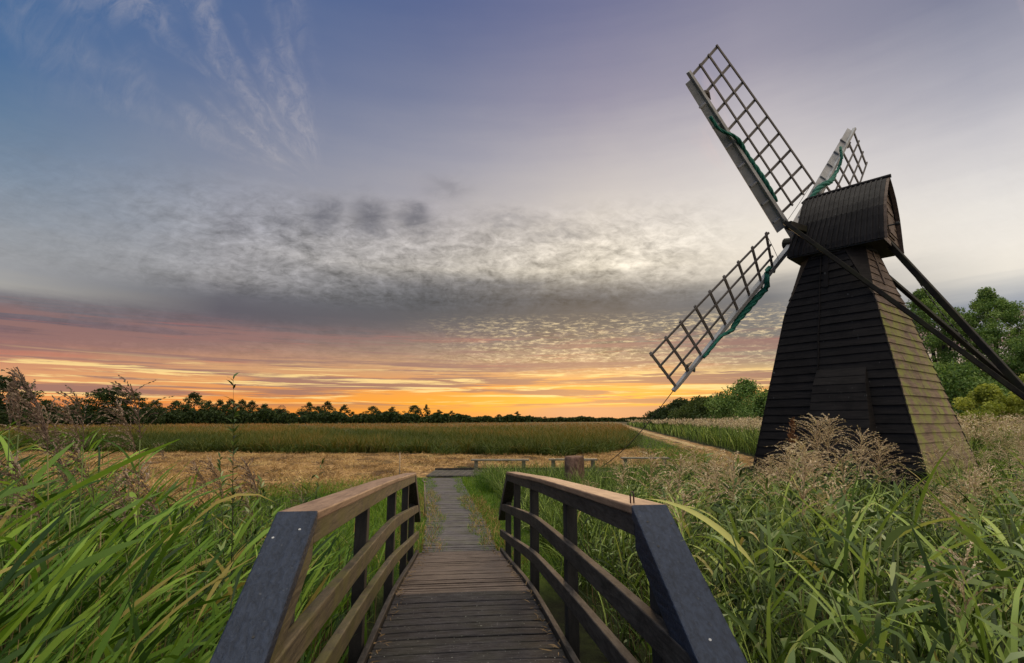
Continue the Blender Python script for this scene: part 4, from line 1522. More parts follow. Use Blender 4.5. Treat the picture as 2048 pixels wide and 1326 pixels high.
def upright(px, py, Y, lab, nl=5):
    P = at(px, py, Y)
    gz = float(ground_z(P[0], P[1]))
    H = P[2] - 0.35 - gz
    o = make_reed(rl, H, 0.05, rl.random() * 6, MAT["reed_r"], None, -0.6, 0.5, nl, (0.34, 0.52), (0.030, 0.046), (0.3, 1.3), a0r=(0.02, 0.4))
    o.location = (P[0], P[1], gz)
    tag(o, lab, "reed")


upright(1578, 1010, 2.3, "broad pale upright reed blades, tallest ones in the tangle beyond the dark end board")
upright(1625, 1055, 2.1, "broad upright reed blades just right of the tallest pale blades")
upright(1850, 1060, 2.2, "broad reed blades standing up below the mossy side of the mill")
upright(1985, 1080, 2.2, "broad bright reed blades at the picture's right edge")
upright(1740, 1090, 2.4, "broad reed blades standing below the drooping buff plume")
for o in protoL + protoR:
    kill_proto(o)


# --- undergrowth: the close mass of blades below and between the reeds
def mass(n, xr, yr, poly, cond, mat, rng, lean_head, seg=5, hf=(0.25, 0.95), Lr=(0.3, 0.6), wr=(0.010, 0.024), spread=1.2, hmax=2.0, ypow=1.3, a0r=(0.1, 0.8), a1r=(1.2, 2.6)):
    B, Hd, L, Wd, A0, A1, T = [], [], [], [], [], [], []
    Y = yr[0] + (yr[1] - yr[0]) * rng.random(n * 4) ** ypow
    X = rng.uniform(xr[0], xr[1], n * 4) * Y * 0 + rng.uniform(-1, 1, n * 4)
    if xr[0] < 0:
        X = -(0.8 + rng.random(n * 4) * (1.2 * Y + 0.4))
    else:
        X = 0.8 + rng.random(n * 4) * (1.2 * Y + 0.4)
    la = X * blat[0] + Y * blat[1] - BX0
    fw = X * bdir[0] + Y * bdir[1]
    ok = cond(X, Y, la, fw)
    X, Y = X[ok][:n], Y[ok][:n]
    gz = ground_z(X, Y)
    px, _ = img_xy(np.stack([X, Y, np.full(len(X), 1.3)], -1))
    yy = out_y(poly, px)
    u, v = (px - 1024) / 1029, (663 - yy) / 1029
    top = EYE + (math.sin(PITCH) + v * math.cos(PITCH)) / (math.cos(PITCH) - v * math.sin(PITCH)) * Y
    h = np.clip(top - gz - 0.25, 0.25, hmax)
    m = len(X)
    f = rng.uniform(hf[0], hf[1], m)
    base = np.stack([X, Y, gz + h * f * rng.uniform(0.6, 1.0, m)], -1)
    hd = lean_head + rng.normal(size=m) * spread
    Ls = rng.uniform(*Lr, m)
    alt = rng.random(m) < 0.25
    hd = np.where(alt, rng.random(m) * 6.28, hd)
    base[:, 2] = np.where(alt, np.maximum(base[:, 2] - Ls * 0.75, gz), base[:, 2])
    A0_ = np.where(alt, rng.uniform(0.1, 0.8, m), rng.uniform(*a0r, m))
    A1_ = np.where(alt, rng.uniform(0.8, 2.4, m), rng.uniform(*a1r, m))
    return blades(base, hd, Ls, rng.uniform(*wr, m), A0_, A1_, np.clip(rng.normal(0.47, 0.28, m) * (0.12 + 0.95 * f), 0, 1), seg, rng.normal(size=m) * 0.6, 1.3), (X, Y, gz, h)  # blades darker towards the ground: inner shade of the bank painted into tint


condL = lambda X, Y, la, fw: (la < -0.86) & (Y < 7.2)
condR = lambda X, Y, la, fw: (la > 0.86) & (np.hypot(X - MILL[0], Y - MILL[1]) > 2.7) & ~((fw > 8.2) & (la < 1.6))
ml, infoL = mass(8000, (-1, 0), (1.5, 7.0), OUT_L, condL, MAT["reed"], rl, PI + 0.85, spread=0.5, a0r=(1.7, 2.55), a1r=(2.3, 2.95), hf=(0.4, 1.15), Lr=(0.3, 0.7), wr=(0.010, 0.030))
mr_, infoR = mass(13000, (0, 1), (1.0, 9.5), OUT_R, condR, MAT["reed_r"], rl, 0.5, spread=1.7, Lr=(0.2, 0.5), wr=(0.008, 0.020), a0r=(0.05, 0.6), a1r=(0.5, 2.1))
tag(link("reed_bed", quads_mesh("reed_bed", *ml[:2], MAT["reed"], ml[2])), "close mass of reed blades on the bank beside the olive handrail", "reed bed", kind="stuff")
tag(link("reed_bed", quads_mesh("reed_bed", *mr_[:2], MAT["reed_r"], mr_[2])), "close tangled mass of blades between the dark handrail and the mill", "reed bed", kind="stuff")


Xr_, Yr_, gz_, h_r = infoR
ii = rl.integers(0, len(Xr_), 9000)
bb = np.stack([Xr_[ii] + rl.normal(size=9000) * .06, Yr_[ii] + rl.normal(size=9000) * .06, gz_[ii] + h_r[ii] * rl.uniform(0.3, 1.02, 9000)], -1)
v = blades(bb, rl.random(9000) * 6.28, rl.uniform(0.06, 0.15, 9000), rl.uniform(0.012, 0.026, 9000), rl.uniform(0.3, 1.3, 9000), rl.uniform(1.0, 2.3, 9000), np.clip(rl.normal(0.55, 0.27, 9000), 0, 1), 3, rl.normal(size=9000) * 0.8)
tag(link("leafy_tangle", quads_mesh("leafy_tangle", v[0], v[1], MAT["willow"], v[2])), "small grey-green leaves mixed through the tangle by the dark handrail", "undergrowth", kind="stuff")


def stalks(info, n, mat, rng, name, lab):
    X, Y, gz, h = info
    i = rng.integers(0, len(X), n)
    m = n
    b = np.stack([X[i] + rng.normal(size=m) * .03, Y[i], gz[i]], -1)
    v = blades(b, rng.uniform(0, 6.28, m), h[i] * rng.uniform(0.5, 0.95, m), np.full(m, 0.007), rng.uniform(0, 0.12, m), rng.uniform(0.05, 0.4, m), rng.random(m), 4, 0.0)
    tag(link(name, quads_mesh(name, v[0], v[1], mat, v[2])), lab, "dead stalks", kind="stuff")


stalks(infoL, 1500, MAT["straw"], rl, "dead_stalks", "thin straw coloured dead stalks inside the reeds by the olive handrail")
stalks(infoR, 1700, MAT["straw"], rl, "dead_stalks", "thin straw coloured dead stalks in the tangle by the dark handrail")


# --- willow shrubs: wands with narrow grey-green leaves
def willow_mesh(rng, H, nst, mat, lsize=0.075, spread=0.35):
    parts = []
    wood = MB()
    for s in range(nst):
        hd = rng.random() * 6.28
        ln = H * rng.uniform(0.65, 1.0)
        sp_ = rng.uniform(0.05, spread)
        pts = [np.array([math.cos(hd) * sp_ * ln * f ** 1.4, math.sin(hd) * sp_ * ln * f ** 1.4, ln * f]) for f in np.linspace(0, 1, 7)]
        wood.tube(pts, [0.006 * (1.1 - f) for f in np.linspace(0, 1, 7)], 5)
        m = int(46 * ln)
        f = rng.uniform(0.25, 1.0, m)
        k = np.clip((f * 6).astype(int), 0, 5)
        pa = np.array(pts)
        b = pa[k] + (pa[k + 1] - pa[k]) * (f * 6 - k)[:, None]
        parts.append(blades(b, rng.random(m) * 6.28, rng.uniform(0.7, 1.25, m) * lsize, rng.uniform(0.012, 0.02, m) * lsize / 0.075, rng.uniform(0.3, 0.9, m), rng.uniform(0.9, 1.9, m), np.clip(rng.normal(0.5, 0.25, m), 0, 1), 3, rng.normal(size=m) * 0.5))
    return wood, join(parts)


WIL = []
for i in range(5):
    wood, lf = willow_mesh(rl, 1.5, 7, MAT["willow"], 0.085)
    w_ = wood.build("willow_shrub", MAT["bark"])
    fo = link("foliage", quads_mesh("foliage", lf[0], lf[1], MAT["willow"], lf[2]), w_)
    KIDS[w_.name] = [fo]
    WIL.append(w_)
spots = []
for (px, Y, top) in ((1462, 4.6, 868), (1500, 4.3, 905), (1545, 4.0, 930), (1590, 3.7, 950), (1640, 3.4, 975), (1690, 3.6, 960), (1740, 3.3, 985), (1800, 3.9, 965), (1560, 5.2, 915), (1620, 5.6, 915), (1680, 5.9, 910), (1480, 3.2, 1030), (1580, 2.8, 1060), (1700, 2.6, 1070), (1820, 2.7, 1060), (1930, 3.2, 1010), (1250, 5.2, 975), (1340, 4.7, 960), (1400, 3.6, 1010), (1880, 5.2, 960), (1960, 5.5, 930)):
    r_ = ray(px, top)
    X = r_[0] / r_[1] * Y
    spots.append((X, Y, EYE + r_[2] / r_[1] * Y))
for i, (X, Y, zt) in enumerate(spots):
    o = copy_tree(WIL[i % 5])
    gz = float(ground_z(X, Y))
    h = (zt - gz) / 1.5
    o.location = (X, Y, gz)
    o.scale = (0.6 + 0.4 * h, 0.6 + 0.4 * h, h)
    o.rotation_euler = (0, 0, rl.random() * 6.28)
    tag(o, "grey-leaved willow shrub among the reeds in front of the windmill" if i else "silvery leaved willow wand rising highest beside the mill's dark left edge", "shrub", "willow shrubs among the reeds in front of the windmill" if i else None)
for o in WIL:
    kill_proto(o)
# the tall leafy shoot on the left and its bushy foot
for (px, top, Y, nst, lab) in ((518, 756, 3.4, 1, "single tall leafy willow shoot rising above the distant trees"), (505, 905, 3.5, 8, "low leafy willow bush at the foot of the tall shoot"), (610, 935, 5.5, 6, "low green bush beyond the olive handrail's upper corner")):
    r_ = ray(px, top)
    X = r_[0] / r_[1] * Y
    zt = EYE + r_[2] / r_[1] * Y
    gz = float(ground_z(X, Y))
    wood, lf = willow_mesh(rl, (zt - gz) * (1.05 if nst > 1 else 1.0) / (1.0 if nst > 1 else 0.85), nst, MAT["willow"], 0.075 if nst > 1 else 0.07, 0.3 if nst > 1 else 0.05)
    if nst == 1:
        zm = max(p[2] for p in wood.v)
        kz = (zt - gz) / zm
    else:
        kz = 1.0
    w_ = wood.build("willow_shoot" if nst == 1 else "willow_shrub", MAT["bark"], None, (X, Y, gz))
    w_.scale = (1, 1, kz)
    link("foliage", quads_mesh("foliage", lf[0], lf[1], MAT["willow"], lf[2]), w_)
    tag(w_, lab, "shrub")

# --- grass along the path, on the banks and the verge
rg_ = np.random.default_rng(21)


def grass(n, gen, hr, wr, mat, tint, name, lab, cat="grass"):
    X, Y = gen(n)
    m = len(X)
    gz = ground_z(X, Y)
    h = rg_.uniform(hr[0], hr[1], m)
    v = blades(np.stack([X, Y, gz - 0.01], -1), rg_.random(m) * 6.28, h, rg_.uniform(wr[0], wr[1], m), rg_.uniform(0.0, 0.5, m), rg_.uniform(0.5, 2.2, m), np.clip(rg_.normal(tint, 0.2, m), 0, 1), 4, rg_.normal(size=m) * 0.5)
    tag(link(name, quads_mesh(name, v[0], v[1], mat, v[2])), lab, cat, kind="stuff")


def verge(sg, l0, l1, f0, f1, fpow=1.0):
    def g(n):
        f = f0 + (f1 - f0) * rg_.random(n) ** fpow
        edge = 0.60 - 0.14 * smooth(7.4, 8.6, f) + 0.06 * smooth(12, 17, f) + 0.06 * np.sin(f * 2.3 + sg) + 0.05 * np.sin(f * 5.1)
        sh = -0.42 * smooth(8, 18, f)
        la = sh + sg * (edge + l0 + (l1 - l0) * rg_.random(n) ** 1.3)
        P2 = bdir[None] * f[:, None] + blat[None] * (la + BX0)[:, None]
        return P2[:, 0], P2[:, 1]
    return g


grass(16000, verge(-1, -0.20, 1.3, 7.3, 18.2), (0.03, 0.14), (0.004, 0.009), MAT["grass"], 0.5, "grass", "short grass creeping over the path edge beyond the olive handrail")
grass(20000, verge(1, -0.18, 1.5, 7.3, 18.2), (0.03, 0.15), (0.004, 0.009), MAT["grass"], 0.58, "grass", "short bright grass creeping over the path edge beyond the dark handrail")
grass(5000, verge(-1, -0.16, 0.22, 7.3, 17.5), (0.02, 0.09), (0.004, 0.009), MAT["grass"], 0.5, "grass", "low grass lapping over the left edge of the boardwalk path")
grass(5000, verge(1, -0.16, 0.22, 7.3, 17.5), (0.02, 0.09), (0.004, 0.009), MAT["grass"], 0.55, "grass", "low grass lapping over the right edge of the boardwalk path")
grass(2600, verge(1, 0.5, 1.5, 14.2, 17.2), (0.25, 0.6), (0.005, 0.010), MAT["grass"], 0.3, "tussock", "dark grassy tussock beside the path just in front of the benches")
grass(9000, verge(1, 1.3, 3.2, 10.5, 18.0), (0.15, 0.5), (0.006, 0.012), MAT["grass"], 0.38, "grass", "tall tussocky grass between the path and the benches")
grass(9000, verge(-1, 0.5, 4.5, 6.0, 16.5, 1.3), (0.15, 0.5), (0.006, 0.013), MAT["grass"], 0.45, "grass", "rough grass between the olive handrail and the cut field")
grass(18000, verge(1, 0.8, 6.5, 7.0, 18.0, 1.2), (0.35, 0.95), (0.007, 0.016), MAT["reed_r"], 0.38, "grass", "rank tall grass between the stump and the mill")


grass(1500, verge(-1, -0.16, 0.8, 7.6, 14.5), (0.08, 0.26), (0.004, 0.009), MAT["hay"], 0.4, "dead_grass", "dry yellow grass lying along the path edge below the olive handrail")
grass(1800, verge(1, -0.14, 0.4, 7.6, 13.5), (0.06, 0.2), (0.004, 0.009), MAT["hay"], 0.4, "dead_grass", "dry yellow grass lying along the path edge below the dark handrail")


m = 420
f = rg_.uniform(1.2, 8.0, m)
sgn_ = np.where(rg_.random(m) < 0.5, -1, 1)
la = sgn_ * (0.585 - np.abs(rg_.normal(size=m)) * 0.035 * (1 + 1.6 * smooth(5.5, 8, f)))
Pb = bdir[None] * f[:, None] + blat[None] * (la + BX0)[:, None]
zz = np.interp(f, [p[0] for p in DECK], [p[1] for p in DECK]) + 0.006
v = blades(np.stack([Pb[:, 0], Pb[:, 1], zz], -1), rg_.random(m) * 6.28, rg_.uniform(0.02, 0.09, m), rg_.uniform(0.004, 0.012, m), rg_.uniform(0.9, 1.5, m), rg_.uniform(1.4, 1.9, m), np.clip(rg_.normal(0.35, 0.3, m), 0, 1), 3, rg_.normal(size=m) * 0.5)
tag(link("leaf_litter", quads_mesh("leaf_litter", v[0], v[1], MAT["straw"], v[2])), "dry leaf litter caught along the kerbs of the bridge deck", "litter", kind="stuff")


Yt = 1.0 / (1.0 / 24 + (1.0 / 110 - 1.0 / 24) * rg_.random(7000))
Xt = strip_x(Yt) - 2.4 - 0.01 * Yt + rg_.normal(size=7000) * 1.0
v = blades(np.stack([Xt, Yt, np.zeros(7000)], -1), rg_.random(7000) * 6.28, rg_.uniform(0.08, 0.3, 7000), rg_.uniform(0.012, 0.03, 7000), rg_.uniform(0, 0.6, 7000), rg_.uniform(0.8, 2.2, 7000), np.clip(rg_.normal(0.45, 0.2, 7000), 0, 1), 3, 0.3)
tag(link("grass", quads_mesh("grass", v[0], v[1], MAT["grass"], v[2])), "green grass strip along the middle of the mown track", "grass", kind="stuff")


# loose cut straw
def hay_gen(n):
    Y = 12.0 + 24 * rg_.random(n) ** 1.3
    X = rg_.uniform(-1.1, 0.45, n) * Y
    w1 = 0.9 * np.sin(X * 0.55) + 0.6 * np.sin(X * 1.3 + Y * 0.4)
    la = X * blat[0] + Y * blat[1] - BX0
    ok = (Y + w1 + np.where(la > 0, -8, 0) > 13.2) & ~in_poly(X, Y, FIELD_POLY) & (X < strip_x(Y) + .5) & ~((Y > 17.9) & (Y < 20.6) & (X > -3.1))
    ok &= ~((np.abs(la + 0.3) < 1.5) & (Y < 20.5))
    ok &= (np.sin(X * 1.7 + np.sin(Y * 1.1) * 2) + np.sin(Y * 2.3 + X * .4) + rg_.normal(size=n) * 0.8) > -0.9
    return X[ok], Y[ok]


X, Y = hay_gen(90000)
m = len(X)
v = blades(np.stack([X, Y, ground_z(X, Y)], -1), rg_.random(m) * 6.28, rg_.uniform(0.08, 0.36, m), rg_.uniform(0.010, 0.024, m), rg_.uniform(0.2, 1.4, m), rg_.uniform(1.1, 2.0, m), np.clip(rg_.normal(0.46, 0.2, m) + 0.26 * np.sin(X * 0.9 + 2 * np.sin(Y * 0.5)) * np.sin(Y * 1.3 + X * 0.3) + 0.15 * np.sin(X * 3.1 + Y), 0, 1), 3, rg_.normal(size=m) * 0.6)
tag(link("cut_straw", quads_mesh("cut_straw", v[0], v[1], MAT["hay"], v[2])), "golden cut straw strewn over the mown strip", "straw", kind="stuff")


# --- the sedge field, and the reed belt right of the track
def field_blades(n, ymin, ymax, hr, mat_t, edge_only=False):
    u = rg_.random(n)
    Y = 1.0 / (1.0 / ymin + (1.0 / ymax - 1.0 / ymin) * u)
    X = rg_.uniform(-1.12, 0.27, n) * Y
    ok = in_poly(X, Y, FIELD_POLY)
    X, Y = X[ok], Y[ok]
    m = len(X)
    k = Y / 30.0
    clump = np.sin(X * 1.1 + 2 * np.sin(Y * 0.31)) * 0.4 + np.sin(X * 0.33 + Y * 0.17) * 0.5 + np.sin(X * 2.7 + Y * 0.9) * 0.35
    h = rg_.uniform(hr[0], hr[1], m) * 1.08 * (0.95 + 0.22 * clump)
    red = 0.22 + 0.22 * smooth(36, 70, Y) + 0.36 * smooth(60, 160, Y) + 0.22 * np.sin(X * 0.16 + 1.2 + 0.05 * Y) * np.sin(Y * 0.09 + X * 0.05) + 0.18 * clump
    return blades(np.stack([X, Y, np.zeros(m)], -1), rg_.random(m) * 6.28, h, rg_.uniform(0.02, 0.045, m) * np.maximum(1, k * 0.9), rg_.uniform(0.0, 0.5, m), rg_.uniform(0.6, 2.3, m), np.clip(rg_.normal(0, 0.16, m) + red, 0, 1), 4, rg_.normal(size=m) * 0.4)


v = field_blades(150000, 28.5, 330, (0.85, 1.22), None)
tag(link("sedge_field", quads_mesh("sedge_field", v[0], v[1], MAT["field"], v[2])), "wide field of russet and green sedge beyond the mown strip", "sedge", kind="stuff")
# ragged dark green front edge
t_ = rg_.random(9000)
ex = np.array([-36, -12, -3.8, 2.7, 7.9, 10.4, 16])
ey = np.array([33.6, 31.5, 31.0, 28.8, 35.8, 44.6, 70])
cum = np.concatenate([[0], np.cumsum(np.hypot(np.diff(ex), np.diff(ey)))])
s_ = t_ * cum[-1]
X = np.interp(s_, cum, ex) + rg_.normal(size=9000) * 0.25
Y = np.interp(s_, cum, ey) + np.abs(rg_.normal(size=9000)) * 0.8 - 0.2 + 0.5 * np.sin(X * 0.7 + 1) + 0.35 * np.sin(X * 1.9) + 0.45 * np.sin(X * 2.1)
v = blades(np.stack([X, Y, np.zeros(9000)], -1), rg_.random(9000) * 6.28, rg_.uniform(0.35, 1.25, 9000), rg_.uniform(0.02, 0.045, 9000), rg_.uniform(0, 0.6, 9000), rg_.uniform(0.9, 2.6, 9000), rg_.random(9000), 4, rg_.normal(size=9000) * 0.5)
tag(link("sedge_edge", quads_mesh("sedge_edge", v[0], v[1], MAT["field_g"], v[2])), "dark green ragged front edge of the sedge field", "sedge", kind="stuff")
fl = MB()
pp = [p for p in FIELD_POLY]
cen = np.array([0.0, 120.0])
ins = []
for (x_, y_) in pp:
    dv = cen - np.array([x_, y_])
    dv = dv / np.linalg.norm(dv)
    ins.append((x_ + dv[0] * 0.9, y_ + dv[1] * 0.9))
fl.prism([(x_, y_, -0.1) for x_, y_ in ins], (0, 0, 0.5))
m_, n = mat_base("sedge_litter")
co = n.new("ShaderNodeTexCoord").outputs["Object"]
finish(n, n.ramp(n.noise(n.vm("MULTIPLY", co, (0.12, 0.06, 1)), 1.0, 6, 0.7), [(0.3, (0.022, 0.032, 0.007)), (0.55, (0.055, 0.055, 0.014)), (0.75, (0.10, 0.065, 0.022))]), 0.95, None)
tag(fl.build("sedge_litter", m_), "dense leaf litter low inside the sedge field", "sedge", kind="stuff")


def belt(n):
    u = rg_.random(n)
    Y = 1.0 / (1.0 / 15.0 + (1.0 / 210 - 1.0 / 15.0) * u)
    X = strip_x(Y) + 1.3 + rg_.random(n) ** 1.3 * (7 + 0.25 * Y)
    ok = (np.hypot(X - MILL[0], Y - MILL[1]) > 2.9) & (X > 6)
    return X[ok], Y[ok]


X, Y = belt(30000)
m = len(X)
v = blades(np.stack([X, Y, np.zeros(m)], -1), rg_.random(m) * 6.28, rg_.uniform(1.0, 1.95, m), rg_.uniform(0.02, 0.035, m) * np.maximum(1, Y / 28), rg_.uniform(0, 0.25, m), rg_.uniform(0.2, 1.5, m), np.clip(rg_.normal(0.45, 0.25, m), 0, 1), 4, rg_.normal(size=m) * 0.4)
tag(link("reed_belt", quads_mesh("reed_belt", v[0], v[1], MAT["reed_r"], v[2])), "belt of pale reeds along the right side of the mown track", "reed bed", kind="stuff")
# plume haze over the belt: many small buff heads
X, Y = belt(9000)
m = len(X)
c_ = np.stack([X, Y, rg_.uniform(1.45, 2.05, m)], -1)
c_ = np.repeat(c_, 6, 0) + rg_.normal(size=(m * 6, 3)) * np.array([0.05, 0.05, 0.09])
v = leafcloud(c_, np.repeat(0.09 * np.maximum(1, Y / 25), 6) * rg_.uniform(0.6, 1.2, m * 6), rg_, 0.3)
tag(link("reed_plumes", quads_mesh("reed_plumes", v[0], v[1], MAT["panicle_p"], v[2])), "buff seed heads over the reed belt beside the track", "reed bed", kind="stuff")
# reeds and plumes to the right of the mill
n_ = 9000
Y = rg_.uniform(8.0, 19.0, n_)
X = Y * rg_.uniform(0.80, 1.15, n_)
ok = np.hypot(X - MILL[0], Y - MILL[1]) > 3.0
X, Y = X[ok], Y[ok]
m = len(X)
v = blades(np.stack([X, Y, ground_z(X, Y)], -1), rg_.random(m) * 6.28, rg_.uniform(0.6, 1.25, m), rg_.uniform(0.016, 0.03, m), rg_.uniform(0, 0.3, m), rg_.uniform(0.3, 1.9, m), np.clip(rg_.normal(0.45, 0.25, m), 0, 1), 5, rg_.normal(size=m) * 0.5)
tag(link("reed_bed", quads_mesh("reed_bed", v[0], v[1], MAT["reed_r"], v[2])), "green reeds growing past the mossy side of the mill", "reed bed", kind="stuff")
hd_ = rg_.integers(0, m, 110)
pv = [np.array([q.co[:] for q in p.vertices]) for p in pan_p]
pq_ = [np.array([q.vertices[:] for q in p.polygons]) for p in pan_p]
pt_ = [np.array([q.value for q in p.attributes["tint"].data]) for p in pan_p]
parts = []
for i, h_ in enumerate(hd_):
    k = i % 4
    a_ = rg_.random() * 6.28
    Rm = np.array([[math.cos(a_), -math.sin(a_), 0], [math.sin(a_), math.cos(a_), 0], [0, 0, 1]])
    parts.append((pv[k] @ Rm.T * rg_.uniform(0.9, 1.4) + np.array([X[h_], Y[h_], float(ground_z(X[h_], Y[h_])) + rg_.uniform(0.8, 1.2)]), pq_[k], pt_[k]))
# plumes over the tangle between the rail and the mill
Xr, Yr, gzr, hr_ = infoR
far = np.where(Yr > 3.2)[0]
for i, h_ in enumerate(rg_.choice(far, 105)):
    k = i % 4
    a_ = rg_.random() * 6.28
    Rm = np.array([[math.cos(a_), -math.sin(a_), 0], [math.sin(a_), math.cos(a_), 0], [0, 0, 1]])
    parts.append((pv[k] @ Rm.T * rg_.uniform(0.8, 1.2) + np.array([Xr[h_], Yr[h_], gzr[h_] + hr_[h_] * rg_.uniform(0.85, 1.05)]), pq_[k], pt_[k]))
v = join(parts)
tag(link("reed_plumes", quads_mesh("reed_plumes", v[0], v[1], MAT["panicle_p"], v[2], False)), "buff seed heads scattered through the reeds around the mill", "reed bed", kind="stuff")
# darker plumes low over the left bank
Xl, Yl, gzl, hl_ = infoL
pv = [np.array([q.co[:] for q in p.vertices]) for p in pan_d]
pq_ = [np.array([q.vertices[:] for q in p.polygons]) for p in pan_d]
pt_ = [np.array([q.value for q in p.attributes["tint"].data]) for p in pan_d]
parts = []
far = np.where((Yl > 2.3) & (Xl < -1.4))[0]
for i, h_ in enumerate(rg_.choice(far, 26)):
    k = i % 4
    parts.append((pv[k] * rg_.uniform(0.8, 1.15) + np.array([Xl[h_], Yl[h_], gzl[h_] + hl_[h_] + rg_.uniform(-0.1, 0.1)]), pq_[k], pt_[k]))
v = join(parts)
tag(link("reed_plumes", quads_mesh("reed_plumes", v[0], v[1], MAT["panicle_d"], v[2], False)), "purple brown seed heads over the reeds by the olive handrail", "reed bed", kind="stuff")


# ------------------------------------------------------------------ trees
def tree(name, rng, H, rad, z0f, nclump, nleaf, lsize, mat, loc, label, cat="tree", group=None, flat=0.75, limbs=6, clr=(0.22, 0.42)):
    """tapered trunk with limbs, and a crown of leaf clumps of uneven size"""
    tr = MB()
    top = np.array([rng.normal() * 0.04 * H, rng.normal() * 0.04 * H, H * 0.8])
    tp = [np.array([0, 0, -0.3]), top * 0.3 + rng.normal(size=3) * 0.02 * H * np.array([1, 1, 0]), top * 0.65, top]
    r0 = 0.022 * H
    tr.tube(tp, [r0, r0 * 0.8, r0 * 0.45, r0 * 0.1], 7)
    cs, rs = [], []
    for i in range(nclump):
        a = rng.random() * 6.28
        f = rng.random()
        z = H * (z0f + (0.97 - z0f) * f)
        env = math.sin(PI * min(1, 0.18 + 0.86 * f)) ** 0.6
        rr_ = rad * env * rng.uniform(0.35, 1.0)
        cs.append(np.array([rr_ * math.cos(a), rr_ * math.sin(a), z]))
        rs.append(rad * rng.uniform(*clr))
    for i in range(limbs):
        c = cs[i * len(cs) // limbs]
        b = top * rng.uniform(0.25, 0.7)
        tr.tube([b, (b + c) / 2 + np.array([0, 0, 0.03 * H]), c], [r0 * 0.4, r0 * 0.25, r0 * 0.08], 5)
    cs = np.array(cs)
    rs = np.array(rs)
    wts = rs ** 2 / np.sum(rs ** 2)
    ci = rng.choice(nclump, nleaf, p=wts)
    d = rng.normal(size=(nleaf, 3))
    d /= np.linalg.norm(d, axis=1)[:, None]
    rad_ = rs[ci] * rng.random(nleaf) ** 0.42
    P = cs[ci] + d * rad_[:, None] * np.array([1, 1, flat])
    P[:, 2] = np.maximum(P[:, 2], 0.05 * H)
    ct = rng.random(nclump) * 0.5
    v = leafcloud(P, lsize * rng.uniform(0.6, 1.3, nleaf), rng, 0.55, np.clip(ct[ci] + rng.random(nleaf) * 0.5, 0, 1))
    e = tr.build(name, MAT["bark"], None, loc, smooth=True)
    e.name = name
    cr = link("crown", quads_mesh("crown", v[0], v[1], mat, v[2], False), e)
    KIDS[e.name] = [cr]
    if label:
        tag(e, label, cat, group)
    return e


rt = np.random.default_rng(5)
# far tree line: a few kinds, then copies
FAR = [tree("far_tree", rt, 10, 3.4, 0.12, 60, 3600, 0.42, MAT["tree_dark"], (0, 0, -50), None, flat=0.8, clr=(0.12, 0.32)),
       tree("far_tree", rt, 10, 4.4, 0.08, 70, 3800, 0.45, MAT["tree_dark"], (0, 0, -50), None, flat=0.7, clr=(0.12, 0.32)),
       tree("far_tree", rt, 10, 2.9, 0.05, 50, 3000, 0.4, MAT["tree_dark"], (0, 0, -50), None, flat=1.1, clr=(0.15, 0.34)),
       tree("far_tree", rt, 10, 3.4, 0.16, 50, 3000, 0.42, MAT["tree_dark"], (0, 0, -50), None, flat=0.7, limbs=8, clr=(0.14, 0.32)),
       tree("far_tree", rt, 10, 3.8, 0.10, 56, 3200, 0.45, MAT["tree_dark"], (0, 0, -50), None, flat=0.6, clr=(0.12, 0.32))]
far_list = [  # photo column, top row, distance, kind, width factor
    (12, 752, 110, 1, 1.1), (-40, 745, 110, 0, 1.2), (48, 785, 125, 4, 0.9), (95, 800, 160, 1, 1.0), (150, 802, 160, 4, 1.0), (205, 776, 150, 1, 1.0), (235, 774, 150, 4, 1.0), (272, 786, 150, 3, 1.1), (310, 800, 170, 1, 0.8),
    (352, 800, 220, 0, 0.9), (390, 784, 220, 0, 0.9), (418, 800, 240, 2, 0.9), (440, 798, 240, 2, 0.9), (462, 797, 240, 2, 0.9), (484, 798, 240, 0, 0.8), (505, 800, 240, 2, 0.9), (530, 806, 240, 0, 0.9),
    (618, 806, 260, 0, 1.0), (636, 812, 260, 1, 0.8), (656, 804, 260, 0, 1.0), (690, 810, 260, 3, 1.0), (745, 812, 280, 1, 1.0), (786, 814, 280, 4, 1.0), (828, 810, 260, 1, 1.0), (853, 810, 260, 2, 0.6), (877, 820, 280, 3, 1.1), (903, 822, 280, 3, 1.0),
    (1035, 823, 420, 3, 1.0), (1090, 833, 480, 3, 1.4), (1178, 838, 600, 1, 1.3), (1283, 836, 500, 3, 1.0)]
for i, (px, py, Y, kd, wf) in enumerate(far_list):
    P = at(px, py, Y)
    if 9 <= i < 17:
        py, wf = py + 3, wf * 1.3
        P = at(px, py, Y)
    wf *= {2: 0.85, 3: 0.9}.get(kd, 1.0)
    o = copy_tree(FAR[{2: 0, 3: 4}.get(kd, kd)])
    s = P[2] / 9.8
    o.location = (P[0], P[1], 0)
    o.scale = (s * wf * 1.3, s * wf * 1.3, s)
    o.rotation_euler = (0, 0, rt.random() * 6.28)
    if i < 3:
        lab, grp = "dark tree in the tall group at the left end of the far tree line", "tall trees at the left end of the tree line"
    elif 3 <= i < 9:
        lab, grp = "dark rounded tree behind the tall plumes in the far tree line", "trees behind the tall plumes"
    elif i < 17:
        lab, grp = "dark tree in the even row behind the tall willow shoot", "row of trees behind the tall willow shoot"
    elif i < 27:
        lab, grp = "small dark tree standing out of the far hedge under the orange glow", "trees under the orange glow"
    else:
        lab, grp = "tiny tree on the far horizon beyond the sedge field", "tiny trees on the horizon"
    tag(o, lab, "tree", grp)
